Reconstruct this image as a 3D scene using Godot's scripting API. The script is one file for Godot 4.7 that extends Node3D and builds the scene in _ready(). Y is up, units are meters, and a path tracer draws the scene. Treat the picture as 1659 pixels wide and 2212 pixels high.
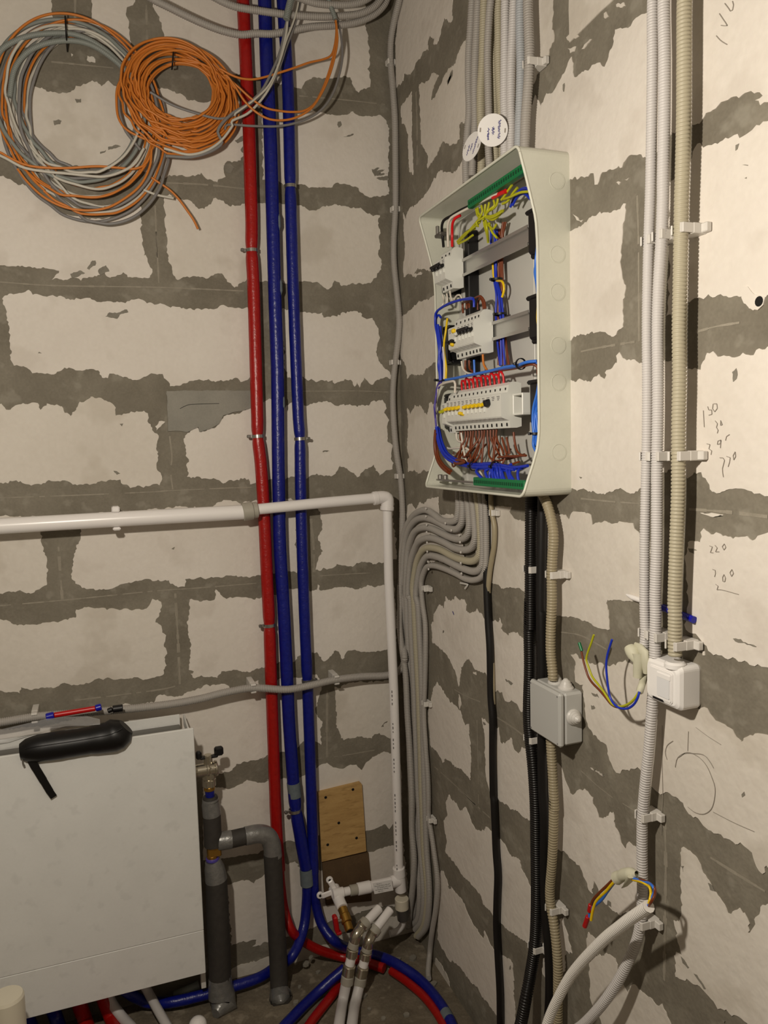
extends Node3D
# The corner of an unfinished utility room: aerated block walls, pipes, cable conduits, an open distribution board.
# x runs along the left wall (negative to the left), z along the right wall towards the viewer, y is up. Paths and outlines are listed in millimetres.

const ROOM_X := -3.2
const ROOM_Z := 3.8
const ROOM_Y := 2.75
const LAMP := Vector3(-0.92, 1.67, 1.43)

var taken := {}
var mats := {}
var rng := RandomNumberGenerator.new()
var ragged := FastNoiseLite.new()

# ---------------------------------------------------------------- shapes
class Shape:
	var v := PackedVector3Array()
	var n := PackedVector3Array()
	var i := PackedInt32Array()
	func tri(a: Vector3, b: Vector3, c: Vector3, nn: Vector3) -> void:
		var k := v.size()
		v.append(a); n.append(nn)
		if (c - a).cross(b - a).dot(nn) >= 0.0:
			v.append(b); v.append(c)
		else:
			v.append(c); v.append(b)
		n.append(nn); n.append(nn)
		i.append(k); i.append(k + 1); i.append(k + 2)
	func quad(a: Vector3, b: Vector3, c: Vector3, d: Vector3, outward: Vector3) -> void:
		var nn := (c - a).cross(b - d)
		if nn.length_squared() < 1e-20:
			nn = outward
		nn = nn.normalized()
		if nn.dot(outward) < 0.0:
			nn = -nn
		tri(a, b, c, nn); tri(a, c, d, nn)
	func box(c: Vector3, s: Vector3, bevel := 0.0, t := Basis()) -> Shape:
		var h := s * 0.5
		var b: float = min(bevel, min(h.x, min(h.y, h.z)) * 0.95)
		for ax in 3:
			var p := (ax + 1) % 3
			var q := (ax + 2) % 3
			for sa in [-1.0, 1.0]:
				var f := []
				for w in [[-1.0, -1.0], [1.0, -1.0], [1.0, 1.0], [-1.0, 1.0]]:
					var o := Vector3()
					o[ax] = sa * h[ax]; o[p] = w[0] * (h[p] - b); o[q] = w[1] * (h[q] - b)
					f.append(c + t * o)
				var nn := Vector3(); nn[ax] = sa
				quad(f[0], f[1], f[2], f[3], t * nn)
				if b > 0.0:
					for sp in [-1.0, 1.0]:
						var e := []
						for w in [[0, -1.0], [0, 1.0], [1, 1.0], [1, -1.0]]:
							var o := Vector3()
							o[ax] = sa * (h[ax] - (b if w[0] == 1 else 0.0)); o[p] = sp * (h[p] - (0.0 if w[0] == 1 else b)); o[q] = w[1] * (h[q] - b)
							e.append(c + t * o)
						var m := Vector3(); m[ax] = sa; m[p] = sp
						quad(e[0], e[1], e[2], e[3], t * m)
		if b > 0.0:
			for sx in [-1.0, 1.0]:
				for sy in [-1.0, 1.0]:
					for sz in [-1.0, 1.0]:
						var g := Vector3(sx, sy, sz)
						var a0 := g * (h - Vector3(0, b, b)); var a1 := g * (h - Vector3(b, 0, b)); var a2 := g * (h - Vector3(b, b, 0))
						tri(c + t * a0, c + t * a1, c + t * a2, (t * g).normalized())
		return self
	# a tube along points, radius per point
	func sweep(pts: Array, rad: Array, sides := 8, caps := true, flat := 1.0) -> Shape:
		var m := pts.size()
		if m < 2:
			return self
		var tangent: Vector3 = (pts[1] - pts[0]).normalized()
		var side := tangent.cross(Vector3.UP)
		if side.length() < 0.2:
			side = tangent.cross(Vector3.RIGHT)
		side = side.normalized()
		var base := v.size()
		var cs := []
		for k in sides:
			cs.append(Vector2(cos(TAU * k / sides), sin(TAU * k / sides)))
		for a in m:
			var lo: Vector3 = pts[max(a - 1, 0)]
			var hi: Vector3 = pts[min(a + 1, m - 1)]
			var tg := (hi - lo)
			var span := tg.length()
			tg = tg / max(span, 1e-9)
			side = (side - tg * side.dot(tg)).normalized()
			var up := tg.cross(side)
			var slope: float = (rad[min(a + 1, m - 1)] - rad[max(a - 1, 0)]) / max(span, 1e-9)
			for k in sides:
				var dir: Vector3 = side * cs[k].x + up * (cs[k].y * flat)
				v.append(pts[a] + dir * rad[a])
				n.append((side * cs[k].x * flat + up * cs[k].y - tg * slope).normalized())
		for a in m - 1:
			for k in sides:
				var k2 := (k + 1) % sides
				var p0 := base + a * sides + k
				var p1 := base + a * sides + k2
				i.append(p0); i.append(p0 + sides); i.append(p1)
				i.append(p1); i.append(p0 + sides); i.append(p1 + sides)
		if caps:
			for e in [0, m - 1]:
				var nn: Vector3 = (pts[0] - pts[1]).normalized() if e == 0 else (pts[m - 1] - pts[m - 2]).normalized()
				for k in range(1, sides - 1):
					tri(v[base + e * sides], v[base + e * sides + k], v[base + e * sides + k + 1], nn)
		return self
	func tube(pts: Array, r: float, sides := 8, caps := true) -> Shape:
		var rad := []
		for k in pts.size():
			rad.append(r)
		return sweep(pts, rad, sides, caps)
	# profile of (radius, height along axis) turned round the y axis of t
	func lathe(prof: Array, t: Transform3D, sides := 16) -> Shape:
		for a in prof.size() - 1:
			var p: Vector2 = prof[a]
			var q: Vector2 = prof[a + 1]
			var d := q - p
			if d.length() < 1e-7:
				continue
			var nr := Vector2(d.y, -d.x).normalized()
			for k in sides:
				var c0 := Vector2(cos(TAU * k / sides), sin(TAU * k / sides))
				var c1 := Vector2(cos(TAU * (k + 1) / sides), sin(TAU * (k + 1) / sides))
				var w := [Vector3(p.x * c0.x, p.y, p.x * c0.y), Vector3(p.x * c1.x, p.y, p.x * c1.y), Vector3(q.x * c1.x, q.y, q.x * c1.y), Vector3(q.x * c0.x, q.y, q.x * c0.y)]
				var m0 := Vector3(nr.x * c0.x, nr.y, nr.x * c0.y)
				var m1 := Vector3(nr.x * c1.x, nr.y, nr.x * c1.y)
				var kk := v.size()
				for j in 4:
					v.append(t * w[j])
					n.append((t.basis * (m1 if j == 1 or j == 2 else m0)).normalized())
				var out := (n[kk] + n[kk + 1])
				if (v[kk + 2] - v[kk]).cross(v[kk + 1] - v[kk + 3]).dot(out) >= 0.0:
					for j in [0, 1, 2, 0, 2, 3]: i.append(kk + j)
				else:
					for j in [0, 2, 1, 0, 3, 2]: i.append(kk + j)
		return self
	# a flat outline given thickness: o + ex*x + ey*y, from ez*d0 to ez*d1
	func slab(poly: PackedVector2Array, o: Vector3, ex: Vector3, ey: Vector3, ez: Vector3, d0: float, d1: float) -> bool:
		var t := Geometry2D.triangulate_polygon(poly)
		if t.is_empty():
			return false
		for k in range(0, t.size(), 3):
			for e in [d0, d1]:
				var nn: Vector3 = ez if e == max(d0, d1) else -ez
				tri(o + ex * poly[t[k]].x + ey * poly[t[k]].y + ez * e, o + ex * poly[t[k + 1]].x + ey * poly[t[k + 1]].y + ez * e, o + ex * poly[t[k + 2]].x + ey * poly[t[k + 2]].y + ez * e, nn)
		var sgn := -1.0 if Geometry2D.is_polygon_clockwise(poly) else 1.0
		for k in poly.size():
			var a := poly[k]
			var b := poly[(k + 1) % poly.size()]
			var e2 := (b - a)
			var out := (ex * e2.y - ey * e2.x) * sgn
			quad(o + ex * a.x + ey * a.y + ez * d0, o + ex * b.x + ey * b.y + ez * d0, o + ex * b.x + ey * b.y + ez * d1, o + ex * a.x + ey * a.y + ez * d1, out)
		return true
	# a thin raised stroke along points lying on a surface
	func stroke(pts: Array, wide: float, nn: Vector3, high: float) -> Shape:
		for k in pts.size() - 1:
			var a: Vector3 = pts[k]
			var b: Vector3 = pts[k + 1]
			var s := (b - a).cross(nn).normalized() * wide * 0.5
			var u := nn * high
			quad(a - s + u, b - s + u, b + s + u, a + s + u, nn)
			quad(a - s, b - s, b - s + u, a - s + u, -s)
			quad(a + s, b + s, b + s + u, a + s + u, s)
		return self

func P(a: Array) -> Array:
	var o := []
	for k in range(0, a.size(), 3):
		o.append(Vector3(a[k], a[k + 1], a[k + 2]) * 0.001)
	return o

func flat2(a: Array) -> PackedVector2Array:
	var o := PackedVector2Array()
	for k in range(0, a.size(), 2):
		o.append(Vector2(a[k], a[k + 1]) * 0.001)
	return o

# a smooth curve through points, sampled about every `step` metres
func curve(p: Array, step := 0.01) -> Array:
	var fine := []
	for k in p.size() - 1:
		var a: Vector3 = p[max(k - 1, 0)]
		var b: Vector3 = p[k]
		var c: Vector3 = p[k + 1]
		var d: Vector3 = p[min(k + 2, p.size() - 1)]
		var m: int = max(2, int(b.distance_to(c) / 0.004))
		# tangents limited by the chord lengths so that uneven spacing does not overshoot
		var l0: float = max(a.distance_to(b), 1e-6)
		var l1: float = max(b.distance_to(c), 1e-6)
		var l2: float = max(c.distance_to(d), 1e-6)
		var t0 := (c - a) / (l0 + l1) * l1 if k > 0 else (c - b)
		var t1 := (d - b) / (l1 + l2) * l1 if k < p.size() - 2 else (c - b)
		for j in m:
			var t := float(j) / m
			var t2 := t * t
			var t3 := t2 * t
			fine.append(b * (2 * t3 - 3 * t2 + 1) + t0 * (t3 - 2 * t2 + t) + c * (-2 * t3 + 3 * t2) + t1 * (t3 - t2))
	fine.append(p[p.size() - 1])
	var total := 0.0
	for k in fine.size() - 1:
		total += fine[k].distance_to(fine[k + 1])
	var cnt: int = max(1, int(round(total / step)))
	var out := [fine[0]]
	var want := total / cnt
	var run := 0.0
	for k in fine.size() - 1:
		var seg: float = fine[k].distance_to(fine[k + 1])
		while run + seg >= want * out.size() and out.size() < cnt:
			out.append(fine[k].lerp(fine[k + 1], (want * out.size() - run) / max(seg, 1e-9)))
		run += seg
	out.append(fine[fine.size() - 1])
	return out

# ribbed conduit: trapezoid ribs along the curve
func ribbed(s: Shape, p: Array, r: float, pitch := 0.0044, deep := 0.0011, sides := 10) -> Shape:
	var c := curve(p, pitch / 4.0)
	var rad := []
	for k in c.size():
		rad.append(r if k % 4 < 3 else r - deep)
	return s.sweep(c, rad, sides)

# ---------------------------------------------------------------- nodes
func numbered(called: String) -> String:
	if not taken.has(called):
		taken[called] = 0
		return called
	taken[called] += 1
	return "%s_%03d" % [called, taken[called]]

func mesh_of(s: Shape, shift: Vector3) -> ArrayMesh:
	var arr := []
	arr.resize(Mesh.ARRAY_MAX)
	var vv := s.v
	if shift != Vector3.ZERO:
		vv = Transform3D(Basis(), -shift) * vv
	arr[Mesh.ARRAY_VERTEX] = vv
	arr[Mesh.ARRAY_NORMAL] = s.n
	arr[Mesh.ARRAY_INDEX] = s.i
	var m := ArrayMesh.new()
	m.add_surface_from_arrays(Mesh.PRIMITIVE_TRIANGLES, arr)
	return m

func obj(called: String, s: Shape, m: Material, parent: Node3D = null) -> MeshInstance3D:
	var o := MeshInstance3D.new()
	var base := Vector3.ZERO
	if parent == null:
		var lo := s.v[0]
		var hi := s.v[0]
		for q in s.v:
			lo = lo.min(q); hi = hi.max(q)
		base = Vector3((lo.x + hi.x) * 0.5, lo.y, (lo.z + hi.z) * 0.5)
		o.mesh = mesh_of(s, base)
		o.position = base
		o.name = numbered(called)
		add_child(o)
	else:
		o.mesh = mesh_of(s, parent.get_meta("base", Vector3.ZERO))
		o.name = called
		parent.add_child(o, true)
		o.set_meta("base", parent.get_meta("base", Vector3.ZERO))
	o.mesh.surface_set_material(0, m)
	return o

func tag(o: Node3D, label: String, category: String, group := "") -> Node3D:
	o.set_meta("label", label)
	o.set_meta("category", category)
	if group:
		o.set_meta("group", group)
	return o

func thing(called: String, label: String, category: String, at: Vector3, group := "") -> Node3D:
	var o := Node3D.new()
	o.name = numbered(called)
	add_child(o)
	o.position = at
	o.set_meta("base", at)
	return tag(o, label, category, group)

func structure(called: String, s: Shape, m: Material) -> MeshInstance3D:
	var o := MeshInstance3D.new()
	o.mesh = mesh_of(s, Vector3.ZERO)
	o.name = called
	add_child(o)
	o.mesh.surface_set_material(0, m)
	o.set_meta("kind", "structure")
	return o

# ---------------------------------------------------------------- materials
func noise_tex(c: Array, seed_: int, freq: float, spots := 0.0, size := 512, grain := 0.35) -> ImageTexture:
	var a := FastNoiseLite.new()
	a.seed = seed_; a.noise_type = FastNoiseLite.TYPE_SIMPLEX_SMOOTH; a.frequency = freq; a.fractal_octaves = 5
	var b := FastNoiseLite.new()
	b.seed = seed_ + 7; b.noise_type = FastNoiseLite.TYPE_VALUE; b.frequency = 0.35; b.fractal_octaves = 2
	var d := FastNoiseLite.new()
	d.seed = seed_ + 3; d.noise_type = FastNoiseLite.TYPE_SIMPLEX_SMOOTH; d.frequency = freq * 2.3; d.fractal_octaves = 4
	var ia := a.get_seamless_image(size, size).get_data()
	var ib := b.get_seamless_image(size, size).get_data()
	var id := d.get_seamless_image(size, size).get_data()
	var out := PackedByteArray()
	out.resize(size * size * 3)
	var c0: Color = c[0]
	var c1: Color = c[1]
	var c2: Color = c[2] if c.size() > 2 else c[1]
	for k in size * size:
		var t := clampf(ia[k] / 255.0 * (1.0 - grain) + ib[k] / 255.0 * grain, 0.0, 1.0)
		var q := c0.lerp(c1, t)
		if spots > 0.0:
			q = q.lerp(c2, smoothstep(0.62, 0.85, id[k] / 255.0) * spots)
		out[k * 3] = int(q.r * 255.0); out[k * 3 + 1] = int(q.g * 255.0); out[k * 3 + 2] = int(q.b * 255.0)
	var img := Image.create_from_data(size, size, false, Image.FORMAT_RGB8, out)
	img.generate_mipmaps()
	return ImageTexture.create_from_image(img)

func bump_tex(seed_: int, freq: float, size := 512) -> ImageTexture:
	var a := FastNoiseLite.new()
	a.seed = seed_; a.frequency = freq; a.fractal_octaves = 5; a.fractal_gain = 0.6
	var img := a.get_seamless_image(size, size)
	img.bump_map_to_normal_map(3.0)
	return ImageTexture.create_from_image(img)

func surface(called: String, tex: Texture2D, scale_: float, rough: float, bump: Texture2D = null, depth := 0.6) -> StandardMaterial3D:
	var m := StandardMaterial3D.new()
	m.albedo_texture = tex
	m.uv1_triplanar = true
	m.uv1_world_triplanar = true
	m.uv1_scale = Vector3.ONE * scale_
	m.roughness = rough
	if bump:
		m.normal_enabled = true
		m.normal_texture = bump
		m.normal_scale = depth
	mats[called] = m
	return m

func plain(called: String, c: Color, rough := 0.5, metal := 0.0) -> StandardMaterial3D:
	var m := StandardMaterial3D.new()
	m.albedo_color = c
	m.roughness = rough
	m.metallic = metal
	mats[called] = m
	return m

func make_materials() -> void:
	var fine := bump_tex(11, 0.06)
	var coarse := bump_tex(12, 0.02)
	surface("block", noise_tex([Color(0.84, 0.81, 0.77), Color(0.90, 0.875, 0.84), Color(0.78, 0.745, 0.70)], 21, 0.005, 0.35), 0.9, 0.93, fine, 0.15)
	surface("block_b", noise_tex([Color(0.815, 0.785, 0.74), Color(0.88, 0.855, 0.815), Color(0.74, 0.705, 0.65)], 22, 0.005, 0.4), 0.8, 0.93, fine, 0.15)
	surface("mortar", noise_tex([Color(0.43, 0.405, 0.355), Color(0.55, 0.525, 0.47), Color(0.60, 0.58, 0.53)], 31, 0.008, 0.5), 1.6, 0.9, coarse, 0.5)
	surface("smear", noise_tex([Color(0.46, 0.44, 0.40), Color(0.58, 0.56, 0.51)], 33, 0.02), 3.0, 0.9)
	surface("flake", noise_tex([Color(0.52, 0.51, 0.475), Color(0.60, 0.585, 0.545)], 34, 0.01), 2.0, 0.85, coarse, 0.3)
	surface("joint", noise_tex([Color(0.53, 0.505, 0.45), Color(0.63, 0.60, 0.545)], 35, 0.02), 3.0, 0.9)
	surface("floor", noise_tex([Color(0.34, 0.305, 0.25), Color(0.52, 0.48, 0.41), Color(0.60, 0.56, 0.49)], 41, 0.01, 0.6), 1.5, 0.95, coarse, 0.9)
	surface("ceiling", noise_tex([Color(0.60, 0.585, 0.56), Color(0.68, 0.665, 0.64)], 42, 0.01), 1.0, 0.9)
	surface("red_foam", noise_tex([Color(0.57, 0.045, 0.03), Color(0.68, 0.075, 0.05)], 51, 0.02), 6.0, 0.33, coarse, 0.8)
	surface("blue_foam", noise_tex([Color(0.035, 0.07, 0.40), Color(0.06, 0.115, 0.53)], 52, 0.02), 6.0, 0.33, coarse, 0.8)
	surface("grey_foam", noise_tex([Color(0.19, 0.178, 0.165), Color(0.26, 0.245, 0.225)], 53, 0.02), 5.0, 0.7, coarse, 0.3)
	surface("tape", noise_tex([Color(0.46, 0.46, 0.455), Color(0.60, 0.595, 0.58)], 54, 0.02), 5.0, 0.34, bump_tex(13, 0.015), 1.2)
	mats.tape.metallic = 0.45
	surface("band", noise_tex([Color(0.36, 0.40, 0.42), Color(0.46, 0.50, 0.52)], 55, 0.02), 5.0, 0.5)
	surface("plywood", noise_tex([Color(0.66, 0.52, 0.31), Color(0.80, 0.66, 0.43), Color(0.58, 0.45, 0.26)], 61, 0.012, 0.5), 2.2, 0.7)
	mats.plywood.uv1_scale = Vector3(1.2, 6.0, 1.2)
	surface("dark_board", noise_tex([Color(0.30, 0.23, 0.15), Color(0.42, 0.33, 0.22)], 62, 0.012), 2.0, 0.8)
	surface("radiator", noise_tex([Color(0.875, 0.875, 0.86), Color(0.91, 0.91, 0.895), Color(0.85, 0.85, 0.835)], 63, 0.01, 0.6), 1.6, 0.42)
	surface("case", noise_tex([Color(0.80, 0.80, 0.745), Color(0.84, 0.84, 0.785)], 64, 0.01), 2.0, 0.34)
	plain("conduit", Color(0.655, 0.635, 0.61), 0.5)
	plain("conduit_light", Color(0.80, 0.785, 0.775), 0.45)
	plain("conduit_olive", Color(0.70, 0.67, 0.58), 0.5)
	plain("conduit_beige", Color(0.63, 0.585, 0.48), 0.45)
	plain("conduit_white", Color(0.90, 0.885, 0.86), 0.45)
	plain("conduit_blue", Color(0.68, 0.695, 0.71), 0.5)
	plain("black_flex", Color(0.075, 0.065, 0.06), 0.35)
	plain("black_cable", Color(0.06, 0.05, 0.045), 0.5)
	plain("white_pvc", Color(0.945, 0.93, 0.92), 0.28)
	plain("grey_ring", Color(0.66, 0.64, 0.59), 0.4)
	plain("cream_ring", Color(0.86, 0.83, 0.75), 0.35)
	plain("clip", Color(0.84, 0.825, 0.80), 0.4)
	plain("steel", Color(0.70, 0.69, 0.67), 0.3, 0.9)
	plain("dull_steel", Color(0.50, 0.49, 0.47), 0.45, 0.85)
	plain("brass", Color(0.75, 0.58, 0.28), 0.3, 0.9)
	plain("nickel", Color(0.78, 0.75, 0.68), 0.22, 0.9)
	plain("orange_wire", Color(0.80, 0.475, 0.175), 0.45)
	plain("grey_wire", Color(0.50, 0.49, 0.485), 0.5)
	plain("pale_wire", Color(0.78, 0.765, 0.72), 0.5)
	plain("green_grey", Color(0.52, 0.54, 0.52), 0.5)
	plain("black", Color(0.045, 0.04, 0.045), 0.45)
	plain("breaker", Color(0.86, 0.86, 0.83), 0.3)
	plain("breaker_grey", Color(0.66, 0.655, 0.63), 0.4)
	plain("yellow", Color(0.93, 0.78, 0.05), 0.35)
	plain("print_grey", Color(0.45, 0.44, 0.44), 0.6)
	plain("green_bar", Color(0.02, 0.44, 0.25), 0.35)
	plain("green_dark", Color(0.01, 0.24, 0.14), 0.5)
	plain("yellow_green", Color(0.70, 0.70, 0.10), 0.4)
	plain("blue_wire", Color(0.10, 0.20, 0.72), 0.35)
	plain("light_blue_wire", Color(0.20, 0.45, 0.85), 0.35)
	plain("violet_wire", Color(0.33, 0.28, 0.62), 0.4)
	plain("brown_wire", Color(0.45, 0.21, 0.09), 0.4)
	plain("red_wire", Color(0.82, 0.07, 0.10), 0.3)
	plain("white_wire", Color(0.86, 0.83, 0.78), 0.4)
	plain("ink", Color(0.18, 0.16, 0.50), 0.7)
	plain("pencil", Color(0.60, 0.57, 0.53), 0.8)
	plain("paper", Color(0.93, 0.92, 0.91), 0.6)
	plain("switch_white", Color(0.94, 0.93, 0.92), 0.22)
	plain("switch_grey", Color(0.88, 0.88, 0.885), 0.28)
	plain("box_grey", Color(0.735, 0.735, 0.72), 0.35)
	plain("grommet", Color(0.82, 0.81, 0.79), 0.4)
	plain("sheath", Color(0.80, 0.79, 0.70), 0.6)
	plain("pen_blue", Color(0.07, 0.08, 0.62), 0.3)
	plain("hole", Color(0.06, 0.05, 0.04), 0.9)
	plain("leather", Color(0.03, 0.027, 0.03), 0.42)
	plain("red_plastic", Color(0.72, 0.06, 0.07), 0.35)
	plain("backplate", Color(0.76, 0.755, 0.73), 0.4)
	plain("rail", Color(0.74, 0.735, 0.72), 0.28, 0.8)
	plain("pale_flex", Color(0.85, 0.83, 0.79), 0.4)
	var film := plain("film", Color(0.85, 0.86, 0.88, 0.22), 0.08)
	film.transparency = BaseMaterial3D.TRANSPARENCY_ALPHA
	var bulb := plain("bulb", Color(1.0, 0.95, 0.85), 0.3)
	bulb.emission_enabled = true
	bulb.emission = Color(1.0, 0.87, 0.68)
	bulb.emission_energy_multiplier = 4.0

# ---------------------------------------------------------------- walls
# wall 0 left, 1 right, 2 behind the viewer, 3 far side: origin, direction along, direction out
func wall_frame(w: int) -> Array:
	return [[Vector3.ZERO, Vector3.RIGHT, Vector3.BACK], [Vector3.ZERO, Vector3.BACK, Vector3.LEFT], [Vector3(0, 0, ROOM_Z), Vector3.RIGHT, Vector3.FORWARD], [Vector3(ROOM_X, 0, 0), Vector3.BACK, Vector3.RIGHT]][w]

func on_wall(w: int, q: Vector2, off: float) -> Vector3:
	var f: Array = wall_frame(w)
	return f[0] + f[1] * q.x + Vector3.UP * q.y + f[2] * off

func rough_outline(p: PackedVector2Array, step: float, amp: float, shift: float) -> PackedVector2Array:
	var o := PackedVector2Array()
	for k in p.size():
		var a := p[k]
		var b := p[(k + 1) % p.size()]
		var l := a.distance_to(b)
		if l < 1e-5:
			continue
		var m: int = max(1, int(l / step))
		var nn := Vector2(-(b - a).y, (b - a).x) / l
		for j in m:
			var q := a.lerp(b, float(j) / m)
			var d := ragged.get_noise_2d(q.x * 160.0 + shift, q.y * 160.0) + 0.7 * ragged.get_noise_2d(q.x * 480.0, q.y * 480.0 + shift)
			o.append(q + nn * d * amp)
	return o

func patch(called: String, wall: Node3D, w: int, p: PackedVector2Array, m: Material, d0: float, d1: float, step := 0.0042, amp := 0.0046) -> MeshInstance3D:
	var f: Array = wall_frame(w)
	for am in [amp, amp * 0.5, 0.0]:
		var s := Shape.new()
		var outline := rough_outline(p, step, am, p[0].x * 31.0) if am > 0.0 else p
		if s.slab(outline, f[0], f[1], Vector3.UP, f[2], d0, d1):
			return obj(called, s, m, wall)
	print("outline failed ", called, " ", w, " ", p[0])
	return null

func spare_blocks(wall: Node3D, w: int, u0: float, u1: float, y0: float, y1: float) -> void:
	var row := 0
	var y := 0.07 - 0.25
	while y < y1:
		var lo: float = max(y, y0)
		var hi: float = min(y + 0.25, y1)
		if hi - lo > 0.08:
			var u := u0 - (0.3 if row % 2 == 0 else 0.0)
			while u < u1:
				var a: float = max(u, u0)
				var b: float = min(u + 0.6, u1)
				if b - a > 0.1:
					var p := PackedVector2Array()
					var e := [0.028, 0.035, 0.03, 0.025]
					for k in 9: p.append(Vector2(lerpf(a + e[3], b - e[1], k / 8.0), hi - e[0] + rng.randf_range(-0.012, 0.012)))
					for k in range(1, 4): p.append(Vector2(b - e[1] + rng.randf_range(-0.01, 0.01), lerpf(hi - e[0], lo + e[2], k / 4.0)))
					for k in 9: p.append(Vector2(lerpf(b - e[1], a + e[3], k / 8.0), lo + e[2] + rng.randf_range(-0.012, 0.012)))
					for k in range(1, 4): p.append(Vector2(a + e[3] + rng.randf_range(-0.01, 0.01), lerpf(lo + e[2], hi - e[0], k / 4.0)))
					patch("block", wall, w, p, mats.block if rng.randf() < 0.5 else mats.block_b, 0.0, 0.002, 0.02, 0.003)
				u += 0.6
		row += 1
		y += 0.25

func build_room() -> void:
	var t := 0.2
	structure("floor", Shape.new().box(Vector3(ROOM_X / 2, -t / 2, ROOM_Z / 2), Vector3(-ROOM_X + 2 * t, t, ROOM_Z + 2 * t)), mats.floor)
	structure("ceiling", Shape.new().box(Vector3(ROOM_X / 2, ROOM_Y + t / 2, ROOM_Z / 2), Vector3(-ROOM_X + 2 * t, t, ROOM_Z + 2 * t)), mats.ceiling)
	var wl := structure("wall_left", Shape.new().box(Vector3(ROOM_X / 2, ROOM_Y / 2, -t / 2), Vector3(-ROOM_X + 2 * t, ROOM_Y, t)), mats.mortar)
	var wr := structure("wall_right", Shape.new().box(Vector3(t / 2, ROOM_Y / 2, ROOM_Z / 2), Vector3(t, ROOM_Y, ROOM_Z)), mats.mortar)
	var wb := structure("wall_rear", Shape.new().box(Vector3(ROOM_X / 2, ROOM_Y / 2, ROOM_Z + t / 2), Vector3(-ROOM_X + 2 * t, ROOM_Y, t)), mats.mortar)
	var ws := structure("wall_side", Shape.new().box(Vector3(ROOM_X - t / 2, ROOM_Y / 2, ROOM_Z / 2), Vector3(t, ROOM_Y, ROOM_Z)), mats.mortar)
	var walls := [wl, wr, wb, ws]
	var k := 0
	for a in LEFT_BLOCKS:
		patch("block", wl, 0, flat2(a), mats.block if k % 3 else mats.block_b, 0.0, 0.0012)
		k += 1
	for a in RIGHT_BLOCKS:
		patch("block", wr, 1, flat2(a), mats.block if k % 3 else mats.block_b, 0.0, 0.0012)
		k += 1
	spare_blocks(wl, 0, -2.6, -1.06, 0.0, 2.57)
	spare_blocks(wr, 1, 1.31, 3.2, 0.0, ROOM_Y)
	spare_blocks(wr, 1, 0.02, 0.80, 2.6, ROOM_Y)
	spare_blocks(wl, 0, -1.1, -0.02, 2.6, ROOM_Y)
	spare_blocks(wr, 1, 0.70, 1.30, 0.0, 0.32)
	spare_blocks(wr, 1, 0.80, 1.30, 2.07, ROOM_Y)
	spare_blocks(wb, 2, ROOM_X, 0.0, 0.0, ROOM_Y)
	spare_blocks(ws, 3, 0.0, ROOM_Z, 0.0, ROOM_Y)
	for j in JOINTS:
		var pts := flat2(j[2])
		var line := []
		for q in pts:
			line.append(on_wall(j[0], q, 0.0))
		var c := curve(line, 0.012)
		var s := Shape.new()
		for e in range(0, c.size() - 1):
			if rng.randf() < 0.9:
				s.stroke([c[e], c[e + 1]], j[1] * 0.001 * rng.randf_range(0.4, 0.9), wall_frame(j[0])[2], 0.0005)
		obj("joint_line", s, mats.joint, walls[j[0]])
	for j in SMEARS:
		patch("mortar_smear", walls[j[0]], j[0], flat2(j[1]), mats.smear, 0.001, 0.0018, 0.004, 0.003)
	for j in PALE:
		patch("block_chip", walls[j[0]], j[0], flat2(j[1]), mats.block_b, 0.0, 0.0015, 0.004, 0.003)
	patch("mortar_flake", wl, 0, flat2([-622,1569,-517,1571,-410,1570,-411,1528,-441,1518,-461,1516,-485,1508,-498,1486,-522,1474,-547,1468,-549,1480,-576,1468,-606,1472,-623,1471]), mats.flake, 0.0, 0.0045, 0.006, 0.0015)
	var ck := []
	for q in flat2([-592,1526,-573,1535,-550,1537,-495,1538]):
		ck.append(on_wall(0, q, 0.0045))
	obj("crack", Shape.new().stroke(curve(ck, 0.01), 0.0012, Vector3.BACK, 0.0003), mats.hole, wl)

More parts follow.
